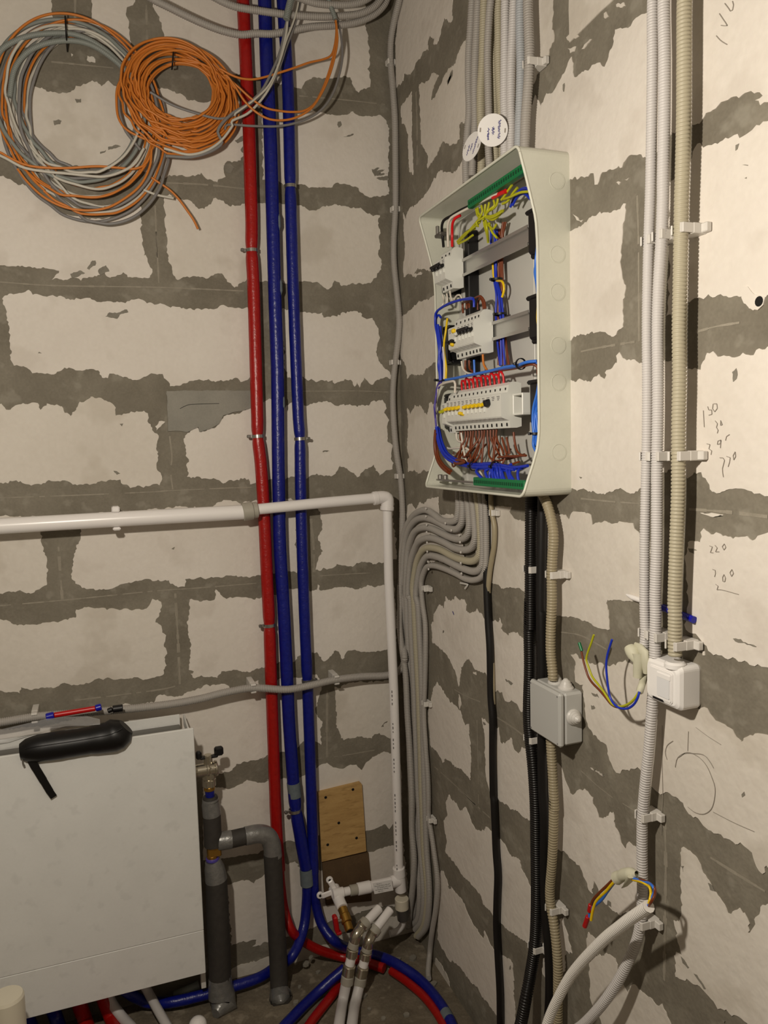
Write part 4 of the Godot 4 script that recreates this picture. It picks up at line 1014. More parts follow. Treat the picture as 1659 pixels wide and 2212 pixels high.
	obj("tape_wrap", Shape.new().sweep([d[0] + Vector3(-0.004, 0.001, 0), d[0], d[1]], [0.016, 0.0222, 0.0226], 16), mats.tape, r)
	var el := curve([d[2], d[3], d[4], d[5], d[6]], 0.006)
	obj("tape_elbow", Shape.new().sweep(el, squeezed(el, 0.0232, [[]]), 16), mats.tape, r)
	var dn := P([-425,382,100,-424,249,102,-423,124,106,-424,13,112,-429,14,147])
	obj("insulation", Shape.new().tube(dn, 0.0235, 16), mats.grey_foam, r)
	obj("foil_foot", Shape.new().sweep([dn[3] + Vector3(0, 0.004, 0), dn[4], Vector3(dn[4].x + 0.004, 0.008, 0.13)], [0.0242, 0.026, 0.030], 14), mats.tape, r)

func build_floor_pipes() -> void:
	cable("red_pipe", "red pipe end coming out under the radiator, left of two", "pipe", P([-917,132,45,-908,68,45,-898,18,38,-880,18,134,-851,18,313,-828,18,527]), 0.018, "red_foam")
	cable("red_pipe", "red pipe end coming out under the radiator, right of two", "pipe", P([-862,116,45,-850,58,45,-837,18,55,-816,18,160,-785,18,340,-753,18,557]), 0.017, "red_foam")
	cable("blue_pipe", "short blue pipe showing under the left end of the radiator", "pipe", P([-974,94,45,-962,48,45,-945,18,92,-926,18,283,-920,18,490]), 0.016, "blue_foam")
	cable("blue_pipe", "dark blue pipe in the shade at the bottom left corner under the radiator", "pipe", P([-1029,80,45,-1016,34,45,-1004,18,83,-986,18,284,-979,18,466]), 0.016, "blue_foam")
	cable("plastic_tube", "pale plastic tube on the floor beside the two red pipe ends", "tube", P([-848,124,45,-837,60,45,-813,30,73,-783,30,142,-754,30,245,-715,30,432,-691,30,632]), 0.0125, "conduit_light")
	cable("plastic_tube", "pale green plastic tube sloping out from under the radiator", "tube", P([-766,102,45,-748,59,45,-728,40,96,-706,30,165,-690,20,221,-653,14,388,-611,14,609]), 0.0115, "conduit_light")
	cable("drain_hose", "grey hose lying along the floor behind the pale tubes", "hose", P([-620,38,45,-656,31,45,-679,20,35]), 0.012, "green_grey")
	# capped stub and pipe end near the viewer
	var a := P([-639,5,171])[0] as Vector3
	var t := thing("capped_stub", "white rounded pipe cap on the floor at the bottom edge", "cap", a)
	var prof := [Vector2(0.0, 0.0), Vector2(0.022, 0.0), Vector2(0.022, 0.02)]
	for k in 7:
		prof.append(Vector2(cos(PI / 2 * k / 6.0) * 0.0215, 0.022 + sin(PI / 2 * k / 6.0) * 0.02))
	obj("cap", Shape.new().lathe(prof, Transform3D(Basis(), a), 20), mats.white_pvc, t)
	var b := P([-1033,293,280])[0] as Vector3
	t = thing("drain_pipe_end", "capped beige plastic pipe standing at the bottom left corner", "pipe", Vector3(b.x, 0, b.z))
	obj("pipe", Shape.new().lathe([Vector2(0.034, -b.y), Vector2(0.034, -0.006), Vector2(0.031, 0.0), Vector2(0.0, 0.001)], Transform3D(Basis(), b), 24), mats.cream_ring, t)
	# two pipe risers with metal fittings
	var sets := [[P([-495,14,656,-416,14,509,-359,14,385,-313,30,288,-282,14,211,-267,56,200]), P([-267,49,200,-263,71,200,-258,97,200,-252,118,200,-248,140,200,-243,156,200]), P([-243,156,200,-236,174,200,-220,184,190,-212,192,190]), P([-212,185,185,-158,204,160]), "left of two pipe risers with metal fittings and white stub", 0.0],
		[P([-462,14,669,-387,14,521,-329,14,397,-284,30,300,-253,14,227,-232,39,200]), P([-233,36,200,-228,58,200,-222,83,200,-216,102,200,-212,121,200,-208,133,200]), P([-208,133,200,-203,149,200,-193,155,190,-186,165,190]), P([-185,160,185,-127,193,160]), "right of two pipe risers with metal fittings and white stub", 0.0]]
	for q in sets:
		t = thing("pipe_riser", q[4], "pipe", q[0][0])
		obj("pipe", Shape.new().tube(curve(q[0], 0.01), 0.0135, 14), mats.conduit_light, t)
		var m: Array = q[1]
		obj("press_sleeve", barrel(Shape.new(), m[0], m[1], 0.0165), mats.grey_ring, t)
		obj("nut", barrel(Shape.new(), m[1], m[2], 0.0175, 0.002, 6), mats.nickel, t)
		obj("white_seal", barrel(Shape.new(), m[2], m[3], 0.0125), mats.white_pvc, t)
		obj("union", barrel(Shape.new(), m[3], m[4], 0.0165, 0.002, 8), mats.nickel, t)
		obj("collar", barrel(Shape.new(), m[4], m[5], 0.014), mats.grey_ring, t)
		obj("elbow", Shape.new().tube(curve(q[2], 0.004), 0.0135, 14), mats.nickel, t)
		var st: Array = q[3]
		obj("flange", barrel(Shape.new(), st[0] - (st[1] - st[0]).normalized() * 0.006, st[0] + (st[1] - st[0]).normalized() * 0.012, 0.0165), mats.grey_ring, t)
		obj("stub", barrel(Shape.new(), st[0], st[1], 0.0115, 0.002), mats.white_pvc, t)
	# plywood plate and the board under it
	var pl := [-276,478,-154,485,-149,479,-142,282,-272,279]
	t = thing("plywood_plate", "light plywood plate screwed to the wall behind the blue pipes", "board", Vector3(flat2(pl)[4].x, flat2(pl)[4].y, 0))
	var s := Shape.new()
	s.slab(flat2(pl), Vector3.ZERO, Vector3.RIGHT, Vector3.UP, Vector3.BACK, 0.0, 0.012)
	obj("panel", s, mats.plywood, t)
	for sc in P([-176,469,12,-255,461,12,-220,381,12,-170,327,12,-254,325,12]):
		obj("screw", barrel(Shape.new(), sc, sc + Vector3(0, 0, 0.0012), 0.004, 0.0004, 10), mats.black, t)
	pl = [-270,274,-135,275,-129,182,-129,129,-263,148,-268,200]
	s = Shape.new()
	s.slab(flat2(pl), Vector3.ZERO, Vector3.RIGHT, Vector3.UP, Vector3.BACK, 0.0, 0.008)
	tag(obj("dark_board", s, mats.dark_board), "dark damp-stained board on the wall behind the red handled tap", "board")
	# crumbs of mortar on the floor
	var cr := [P([-89,0,101,-49,0,112,-82,0,131,-307,0,65,-336,16,45,-368,0,102,-223,0,248,-203,0,292,-82,0,234,-144,0,303,-37,0,228,-391,0,156,-223,0,201,-321,33,45])]
	for c in cr[0]:
		s = Shape.new()
		var z := rng.randf_range(0.004, 0.011)
		var pr := PackedVector2Array()
		for k in 7:
			pr.append(Vector2(cos(TAU * k / 7.0), sin(TAU * k / 7.0)) * z * rng.randf_range(0.7, 1.3))
		s.slab(pr, c, Vector3.RIGHT, Vector3.FORWARD, Vector3.UP, 0.0, z * 0.6)
		tag(obj("mortar_crumb", s, mats.smear), "small crumb of mortar lying on the concrete floor", "rubble", "mortar crumbs on the floor")

func build_pouch() -> void:
	var p := P([-989,766,150,-966,767,150,-924,767,150,-879,767,150,-835,768,150,-795,770,150,-773,780,150,-764,788,150])
	var t := thing("tool_pouch", "black zipped pouch lying on top of the radiator", "pouch", p[3])
	var c := curve(p, 0.012)
	var rad := []
	for k in c.size():
		var f := float(k) / (c.size() - 1)
		rad.append(0.031 * (0.55 + 0.45 * sqrt(clampf(min(f * 6.0, (1.0 - f) * 9.0), 0.0, 1.0))) * (1.0 + 0.25 * smoothstep(0.6, 0.95, f)) * (1.0 + 0.06 * ragged.get_noise_1d(k * 4.0)))
	obj("body", Shape.new().sweep(c, rad, 16), mats.leather, t)
	var zp := []
	for k in range(1, c.size() - 1):
		zp.append(c[k] + Vector3(0, rad[k] * 0.45, rad[k] * 0.9))
	obj("zip", Shape.new().tube(zp, 0.0012, 6), mats.black, t)
	var st := P([-968,749,158,-959,726,158,-945,694,158,-933,666,158,-926,652,158])
	var s := Shape.new()
	for k in st.size() - 1:
		var a: Vector3 = st[k]
		var b: Vector3 = st[k + 1]
		var sd := (b - a).cross(Vector3.BACK).normalized() * (0.0085 - 0.0005 * k)
		for e in [-1.0, 1.0]:
			s.quad(a - sd + Vector3(0, 0, 0.0012 * e), b - sd + Vector3(0, 0, 0.0012 * e), b + sd + Vector3(0, 0, 0.0012 * e), a + sd + Vector3(0, 0, 0.0012 * e), Vector3(0, 0, e))
			s.quad(a + sd * e - Vector3(0, 0, 0.0012), b + sd * e - Vector3(0, 0, 0.0012), b + sd * e + Vector3(0, 0, 0.0012), a + sd * e + Vector3(0, 0, 0.0012), sd * e)
	obj("strap", s, mats.leather, t)
	var r := P([-984,752,160,-984,741,160,-981,734,160])
	obj("zip_pull", Shape.new().tube(r, 0.002, 6), mats.steel, t)
	# marker on top of the radiator
	var m := P([-934,826,120,-917,828,120,-828,831,120,-815,833,120,-801,827,120])
	m = [m[0], m[1], m[2], m[3]]
	var k := thing("marker", "red and blue marker lying over the black pouch", "pen", m[0])
	obj("barrel", barrel(Shape.new(), m[1], m[2], 0.0062), mats.red_plastic, k)
	obj("cap", barrel(Shape.new(), m[0], m[1], 0.0085), mats.pen_blue, k)
	obj("end_plug", barrel(Shape.new(), m[2], m[3], 0.008), mats.pen_blue, k)
	var z := P([-802,819,115,-791,822,115,-768,822,115])
	tag(obj("black_clip", barrel(barrel(Shape.new(), z[0], z[1], 0.006), z[1], z[2], 0.0085), mats.black), "small black plastic piece at the right end of the marker", "clip")
	# crumpled clear film over the pouch
	var f0 := P([-1041,828,176,-1004,832,176,-966,837,176,-928,840,176,-890,838,176,-845,833,176,-819,823,176,-1043,796,176,-1006,797,176,-968,805,176,-930,810,176,-891,815,176,-852,812,176,-819,814,176])
	s = Shape.new()
	var rows := 5
	for a in 6:
		for b in rows:
			var q := []
			for w in [[0, 0], [1, 0], [1, 1], [0, 1]]:
				var f := float(b + w[1]) / rows
				var pp: Vector3 = f0[a + w[0]].lerp(f0[a + w[0] + 7], f)
				q.append(pp + Vector3(0, 0, 0.024 * sin(PI * f) + 0.007 * ragged.get_noise_2d((a + w[0]) * 37.0, (b + w[1]) * 53.0)))
			s.tri(q[0], q[1], q[2], (q[1] - q[0]).cross(q[0] - q[2]).normalized())
			s.tri(q[0], q[2], q[3], (q[2] - q[0]).cross(q[0] - q[3]).normalized())
	tag(obj("plastic_film", s, mats.film), "crumpled clear plastic wrapper on the black pouch", "wrapper")

# ---------------------------------------------------------------- right wall
func build_right_conduits() -> void:
	# row of conduits entering the top of the board
	var gr := "conduits entering the top of the distribution board"
	var lab := "light grey conduit in the row entering the board's top"
	var ol := "olive conduit in the row entering the board's top"
	conduit("leftmost light grey conduit of the row entering the board's top", up(P([-14,2357,504,-14,2331,496,-14,2284,487,-14,2237,477,-14,2175,473,-14,2122,474,-14,2073,462,-14,2033,454,-14,1979,453])), 0.0085, "conduit", gr)
	conduit("second light grey conduit from the left entering the board's top", up(P([-14,2344,529,-14,2318,521,-14,2261,512,-14,2204,503,-14,2144,499,-14,2091,499,-14,2051,493,-14,2010,484,-14,1985,481])), 0.0085, "conduit", gr)
	conduit("leftmost olive conduit of the row entering the board's top", up(P([-20,2322,567,-20,2297,559,-20,2241,553,-20,2184,547,-20,2137,538,-20,2086,536,-20,2034,539,-20,1992,536,-20,1968,532])), 0.0088, "conduit_olive", gr)
	conduit("slim grey conduit behind the round paper tags", up(P([-34,2294,616,-34,2243,604,-34,2179,595,-34,2111,595,-34,2062,596,-34,2013,592,-34,1971,595,-34,1950,597])), 0.0075, "conduit", gr)
	conduit("middle olive conduit of the row entering the board's top", up(P([-16,2309,594,-16,2284,586,-16,2227,582,-16,2167,585,-16,2117,586,-16,2077,587,-16,2027,587,-16,1987,588,-16,1956,589])), 0.0088, "conduit_olive", gr)
	conduit("right-hand olive conduit of the row entering the board's top", up(P([-16,2297,616,-16,2272,609,-16,2215,607,-16,2158,606,-16,2108,609,-16,2066,614,-16,2016,617,-16,1977,618,-16,1947,619])), 0.0085, "conduit_olive", gr)
	conduit("pale conduit right of the olive ones entering the board's top", up(P([-22,2276,653,-22,2252,646,-22,2197,643,-22,2141,640,-22,2085,637,-22,2027,638,-22,1986,635,-22,1950,636])), 0.0085, "conduit_light", gr)
	conduit("third conduit from the right entering the board's top", up(P([-16,2266,673,-16,2242,667,-16,2189,661,-16,2136,654,-16,2080,651,-16,2023,651,-16,1982,648,-16,1957,648])), 0.0085, "conduit_light", gr)
	conduit("second conduit from the right entering the board's top, bluish grey", up(P([-18,2252,699,-18,2228,693,-18,2174,691,-18,2119,692,-18,2064,689,-18,2010,684,-18,1974,681,-18,1955,681])), 0.0085, "conduit_blue", gr)
	conduit("rightmost conduit of the row entering the board's top", up(P([-30,2226,744,-30,2202,740,-30,2157,741,-30,2112,743,-30,2069,739,-30,2036,733,-30,2002,727,-30,1968,724,-30,1949,722])), 0.0092, "conduit", gr)
	clip("white clip on the rightmost conduit above the board", P([-30,2094,742])[0], 0.0092, Vector3.LEFT, Vector3.UP, 0.0295)
	# S-bends under the board
	var sb := "conduits bending from the board into the corner"
	var nm := ["top", "second", "third", "fourth", "fifth, olive", "sixth", "lowest"]
	var ps := [
		P([-13,1315,385,-13,1291,384,-13,1262,381,-13,1244,369,-13,1236,330,-13,1236,284,-13,1246,245,-13,1254,195,-13,1246,142,-13,1227,94,-13,1194,49,-13,1154,23,-15,1097,13,-19,1022,13]),
		P([-13,1316,405,-13,1289,405,-13,1261,404,-13,1239,398,-13,1223,374,-13,1220,330,-13,1227,284,-13,1233,228,-13,1233,176,-13,1222,122,-13,1196,75,-13,1156,42,-13,1098,23,-13,1021,13,-13,991,18,-13,901,16,-13,813,22,-13,724,28,-13,636,34,-13,545,36,-13,456,42,-13,401,52,-13,274,53,-13,180,55,-13,92,41,-16,34,13,-33,29,13]),
		P([-13,1317,428,-13,1290,431,-13,1263,435,-13,1233,436,-13,1211,423,-13,1200,387,-13,1199,336,-13,1205,275,-13,1210,218,-13,1206,166,-13,1191,113,-13,1160,77,-13,1117,54,-13,1025,36,-13,995,42,-13,907,44,-13,820,49,-13,731,51,-13,644,57,-13,554,59,-13,464,62,-13,410,73,-13,287,77,-13,198,87,-13,133,83,-13,77,64,-13,30,13]),
		P([-13,1318,450,-13,1292,455,-13,1259,461,-13,1212,465,-13,1189,449,-13,1178,414,-13,1176,357,-13,1183,297,-13,1186,233,-13,1180,182,-13,1162,129,-13,1129,95,-13,1086,70,-13,1009,54,-13,1000,69,-13,913,71,-13,827,77,-13,741,82,-13,653,84,-13,565,87,-13,476,89,-13,420,96,-13,299,101,-13,213,115,-13,151,115,-13,87,92,-13,37,46]),
		P([-13,1319,474,-13,1293,480,-13,1261,487,-13,1205,491,-13,1175,484,-13,1158,454,-13,1153,399,-13,1155,342,-13,1162,273,-13,1160,215,-13,1151,173,-13,1127,136,-13,1092,111,-13,1034,89,-13,1005,95,-13,920,101,-13,835,107,-13,750,113,-13,663,115,-13,576,117,-13,488,117,-13,431,120,-13,310,124,-13,227,140,-13,164,138,-13,89,111,-13,22,53]),
		P([-13,1320,494,-13,1294,499,-13,1251,502,-13,1192,504,-13,1153,496,-13,1136,466,-13,1133,413,-13,1136,356,-13,1141,295,-13,1141,231,-13,1134,190,-13,1108,153,-13,1077,132,-13,1019,111,-13,996,124,-13,926,130,-13,843,136,-13,757,138,-13,671,139,-13,584,139,-13,498,141,-13,441,142,-13,321,145,-13,236,156,-13,173,153,-13,98,130,-13,29,69]),
		P([-13,1321,514,-13,1281,516,-13,1223,517,-13,1150,512,-13,1127,492,-13,1114,452,-13,1111,412,-13,1115,362,-13,1118,294,-13,1116,231,-13,1106,188,-13,1081,161,-13,1058,149,-13,1026,151,-13,1002,156,-13,957,169,-13,879,168,-13,792,158,-13,702,146,-13,619,153,-13,537,164,-13,479,165,-13,426,163,-13,391,178,-13,346,194,-13,295,210,-13,252,212,-13,183,196,-13,113,171,-13,32,149,-37,14,192,-47,14,219]),
	]
	for k in 7:
		conduit("grey conduit making the %s S-bend between board and corner" % nm[k] if k != 4 else "olive conduit making the fifth S-bend between board and corner", ps[k], 0.0085 if k < 6 else 0.0072, "conduit_olive" if k == 4 else "conduit", sb, 0.0042)
	for q in [[P([-13,1049,179]), "white clip on the corner bundle under the S-bends"], [P([-13,738,160]), "white clip at mid height of the corner bundle"], [P([-13,425,174]), "white clip low on the corner bundle"]]:
		clip(q[1], q[0][0], 0.008, Vector3.LEFT, Vector3.UP, 0.0125)
	# small white nails holding the S-bends
	for q in P([-22,1260,216,-22,1240,215,-22,1219,218,-22,1200,217,-22,1174,218,-22,1151,218,-22,1126,221,-22,1107,224,-22,1233,331,-22,1219,364,-22,1212,406,-22,1196,409,-22,1173,412,-22,1148,411,-22,1124,413]):
		tag(obj("cable_nail", barrel(Shape.new(), q, q + Vector3(-0.003, 0, 0), 0.003, 0.0006, 8), mats.clip), "small white nail head holding an S-bend conduit", "nail", "nail heads between the S-bends")
	var br := P([-4,1093,368,-4,1095,393,-4,1096,407,-4,1090,400,-4,1084,392])
	tag(obj("broken_clip", Shape.new().tube(br, 0.0028, 6), mats.clip), "broken white clip stub under the lowest S-bend", "clip")
	# conduits to the switch
	var c1 := up(P([-30,2062,1074,-30,2030,1070,-30,1954,1070,-30,1877,1069,-30,1790,1067,-30,1764,1066,-30,1703,1063,-30,1640,1061,-30,1585,1060,-30,1511,1061,-30,1451,1061,-30,1398,1060,-30,1337,1058,-30,1260,1056,-30,1173,1056,-30,1148,1057,-30,1129,1058,-30,1107,1056,-30,1092,1055]))
	conduit("left light grey conduit coming down to the light switch", c1, 0.0078, "conduit_light", "", 0.0038)
	var c2 := up(P([-31,2049,1097,-31,2018,1094,-31,1942,1096,-31,1866,1096,-31,1781,1094,-31,1756,1094,-31,1696,1091,-31,1635,1086,-31,1582,1084,-31,1509,1085,-31,1450,1085,-31,1398,1084,-31,1339,1084,-31,1264,1084,-31,1187,1081,-31,1163,1082,-31,1124,1081,-31,1099,1081]))
	conduit("middle light grey conduit coming down into the light switch", c2, 0.0087, "conduit_light", "", 0.0038)
	var c3 := up(P([-33,2026,1139,-33,1996,1136,-33,1923,1136,-33,1850,1136,-33,1768,1134,-33,1744,1133,-33,1685,1132,-33,1626,1131,-33,1575,1130,-33,1505,1131,-33,1448,1130,-33,1398,1130,-33,1341,1130,-33,1269,1127,-33,1186,1124,-33,1172,1125,-33,1135,1125,-33,1112,1126]))
	conduit("olive conduit coming down into the light switch's top", c3, 0.0100, "conduit_olive", "", 0.0052)
	var side := ["left light grey", "middle light grey", "olive"]
	var rr := [0.0078, 0.0087, 0.0100]
	var rows := [[P([-30,1706,1062])[0], P([-31,1706,1089])[0], P([-33,1703,1133])[0]], [P([-30,1396,1060])[0], P([-31,1396,1084])[0], P([-33,1397,1130])[0]], [P([-30,1130,1058])[0], P([-31,1130,1081])[0], P([-33,1128,1125])[0]]]
	var wh := ["level with the board's upper breakers", "level with the board's bottom", "just above the switch"]
	for a in 3:
		for b in 3:
			clip("grey plastic clip on the %s conduit %s" % [side[b], wh[a]], rows[a][b], rr[b], Vector3.LEFT, Vector3.UP, [0.0295, 0.0305, 0.0325][b])
	var c4 := down(P([-28,1044,1074,-28,1024,1072,-28,993,1069,-28,955,1065,-28,919,1060,-28,876,1054,-28,837,1050,-28,822,1049,-28,775,1049,-28,723,1050,-28,675,1048,-30,633,1041,-36,590,1028,-45,540,1009,-55,486,982,-60,421,938,-70,325,864]), Vector3(-0.12, 0, -0.1))
	conduit("light grey conduit leaving the switch downwards and bending left near the floor", c4, 0.0086, "conduit_light", "", 0.0042)
	clip("grey plastic clip on the conduit below the switch, upper one", P([-28,839,1050])[0], 0.0086, Vector3.LEFT, Vector3.UP, 0.0275)
	clip("grey plastic clip on the conduit below the switch, lower one", P([-28,662,1047])[0], 0.0086, Vector3.LEFT, Vector3.UP, 0.0275)
	var c5 := down(P([-88,757,1139,-88,737,1120,-88,716,1100,-88,686,1073,-88,650,1041,-88,609,1008,-88,562,972,-90,516,941,-95,468,917,-100,419,896,-110,366,882]), Vector3(-0.12, 0, -0.1))
	conduit("bright white flexible tube with a cut end slanting across the lower right", c5, 0.0088, "conduit_white", "", 0.0046)
	for q in [["blue wire curling out of the cut white tube", "light_blue_wire", P([-88,754,1136,-88,765,1141,-82,774,1141,-82,783,1143,-82,786,1139,-75,780,1123,-75,776,1112,-70,767,1091,-70,757,1067])], ["yellow wire curling out of the cut white tube", "yellow", P([-88,755,1137,-88,768,1141,-82,773,1136,-82,780,1134,-76,776,1122,-76,775,1113,-70,764,1088,-70,756,1067])], ["brown wire curling out of the cut white tube", "brown_wire", P([-88,757,1138,-88,770,1146,-82,778,1145,-82,785,1144,-74,780,1126,-74,777,1111,-68,762,1083,-68,753,1062])]]:
		cable("loose_wire", q[0], "wire", q[2], 0.0021, q[1], "", 0.004)
	# torn sheath with the three wire ends
	var sh := P([-66,772,1085,-66,764,1071,-66,755,1056,-66,746,1045,-66,739,1037])
	var t := thing("torn_sheath", "torn cream cable sheath beside the conduit low on the right wall", "sheath", sh[2])
	obj("sleeve", Shape.new().sweep(curve(sh, 0.004), tapered(curve(sh, 0.004), [0.004, 0.0095, 0.010, 0.0085, 0.0105]), 12, false), mats.sheath, t)
	obj("torn_flap", Shape.new().sweep(P([-70,767,1080,-70,755,1072,-70,742,1063,-70,734,1055]), [0.0095, 0.008, 0.005, 0.0015], 8, true, 0.4), mats.sheath, t)
	cable("loose_wire", "brown wire hanging from the torn sheath to the red connector", "wire", P([-66,745,1044,-66,735,1031,-66,712,1011,-66,684,987,-66,665,973,-66,651,968]), 0.0024, "brown_wire", "", 0.004)
	cable("loose_wire", "yellow wire hanging from the torn sheath to its bare end", "wire", P([-67,745,1045,-67,727,1029,-67,701,1009,-67,672,985,-67,650,975,-67,630,970]), 0.0024, "yellow", "", 0.004)
	cable("loose_wire", "blue wire hanging from the torn sheath to the red connector", "wire", P([-65,743,1042,-65,730,1031,-65,705,1013,-65,680,996,-65,661,979,-65,643,966,-65,627,962]), 0.0026, "light_blue_wire", "", 0.004)
	var rc := P([-67,657,969,-67,642,965,-67,632,962,-67,608,952])
	t = thing("crimp_connector", "red insulated crimp connectors on the hanging wire ends", "connector", rc[3])
	obj("sleeve", barrel(Shape.new(), rc[0], rc[1], 0.0036, 0.0008, 10), mats.red_plastic, t)
	obj("sleeve", barrel(Shape.new(), rc[2], rc[3], 0.0042, 0.0008, 10), mats.red_plastic, t)
	# black flexible tube, black cables, beige tube
	conduit("thick black flexible tube running down from the board", down(P([-16,1336,712,-16,1268,709,-16,1164,706,-16,1057,703,-16,1115,703,-16,1052,699,-16,979,699,-16,892,693,-16,850,695,-16,780,708,-16,709,715,-16,632,716,-16,520,716,-16,451,712,-20,406,712,-30,351,711,-50,312,725,-60,269,725,-70,220,720]), Vector3(-0.02, 0, 0.02)), 0.0125, "black_flex", "", 0.0046, "flexible_tube")
	cable("black_cable", "black round cable right of the thick black tube", "cable", down(P([-12,1329,743,-12,1245,740,-12,1142,735,-12,1037,733,-12,1101,736,-12,999,736,-12,853,734,-12,748,734,-12,687,740,-12,576,738,-12,490,742,-12,429,751,-12,341,754,-12,245,746]), Vector3(-0.02, 0, 0.02)), 0.0095, "black_cable")
	cable("black_cable", "black cable in the middle of the right wall, left of the thick tube", "cable", down(P([-10,1327,516,-10,1266,514,-10,1193,513,-10,1104,512,-10,1031,516,-10,973,522,-10,868,523,-10,816,529,-10,732,527,-10,636,527,-10,638,529,-10,578,533,-10,518,536,-10,466,542,-10,406,537,-10,341,533,-10,268,538,-10,195,544,-10,131,544,-10,65,542]), Vector3(-0.02, 0, 0.02)), 0.0088, "black_cable")
	cable("white_cable", "white cable bowing out behind the black cable under the board", "cable", P([-10,1322,537,-10,1288,536,-10,1263,543,-10,1243,550,-10,1206,547,-10,1176,537,-10,1148,527,-10,1118,520,-7,1080,512,-7,1031,516,-7,973,523,-7,868,526,-7,779,529,-7,683,527]), 0.0058, "conduit_beige")
	clip("small white clip behind the black cable under the board", P([-10,1273,543])[0], 0.0058, Vector3.LEFT, Vector3.UP, 0.0095)
	conduit("beige flexible tube from under the board to the grey junction box", P([-28,1325,769,-28,1307,785,-28,1284,797,-28,1253,805,-28,1214,801,-28,1179,798,-28,1129,798,-28,1079,794,-28,1033,793,-28,994,799,-28,985,799]), 0.0094, "conduit_beige", "", 0.0054, "flexible_tube")
	conduit("beige flexible tube running down from the grey junction box", down(P([-26,866,787,-26,832,790,-26,788,794,-26,735,798,-26,757,796,-26,694,794,-26,627,788,-26,570,780,-26,542,781,-26,512,791,-26,474,800,-26,434,805,-26,391,805,-26,292,803]), Vector3(-0.02, 0, 0.02)), 0.0094, "conduit_beige", "", 0.0054, "flexible_tube")
	clip("white clip on the beige tube above the junction box", P([-28,1180,799])[0], 0.0094, Vector3.LEFT, Vector3.UP, 0.0275)
	clip("white clip on the beige tube near the floor", P([-26,532,785])[0], 0.0094, Vector3.LEFT, Vector3.UP, 0.0255)
	clip("white clip on the black tube level with the lowest S-bend", P([-16,1176,706])[0], 0.0125, Vector3.LEFT, Vector3.UP, 0.0155)
	clip("white clip on the black tube under the junction box", P([-16,836,701])[0], 0.0125, Vector3.LEFT, Vector3.UP, 0.0155)
	clip("white clip on the black tube near the floor", P([-18,407,711])[0], 0.0125, Vector3.LEFT, Vector3.UP, 0.0175)

func tapered(c: Array, r: Array) -> Array:
	var o := []
	for k in c.size():
		var f := float(k) / (c.size() - 1) * (r.size() - 1)
		var a := int(f)
		o.append(lerpf(r[a], r[min(a + 1, r.size() - 1)], f - a) * (1.0 + 0.08 * ragged.get_noise_1d(k * 9.0)))
	return o

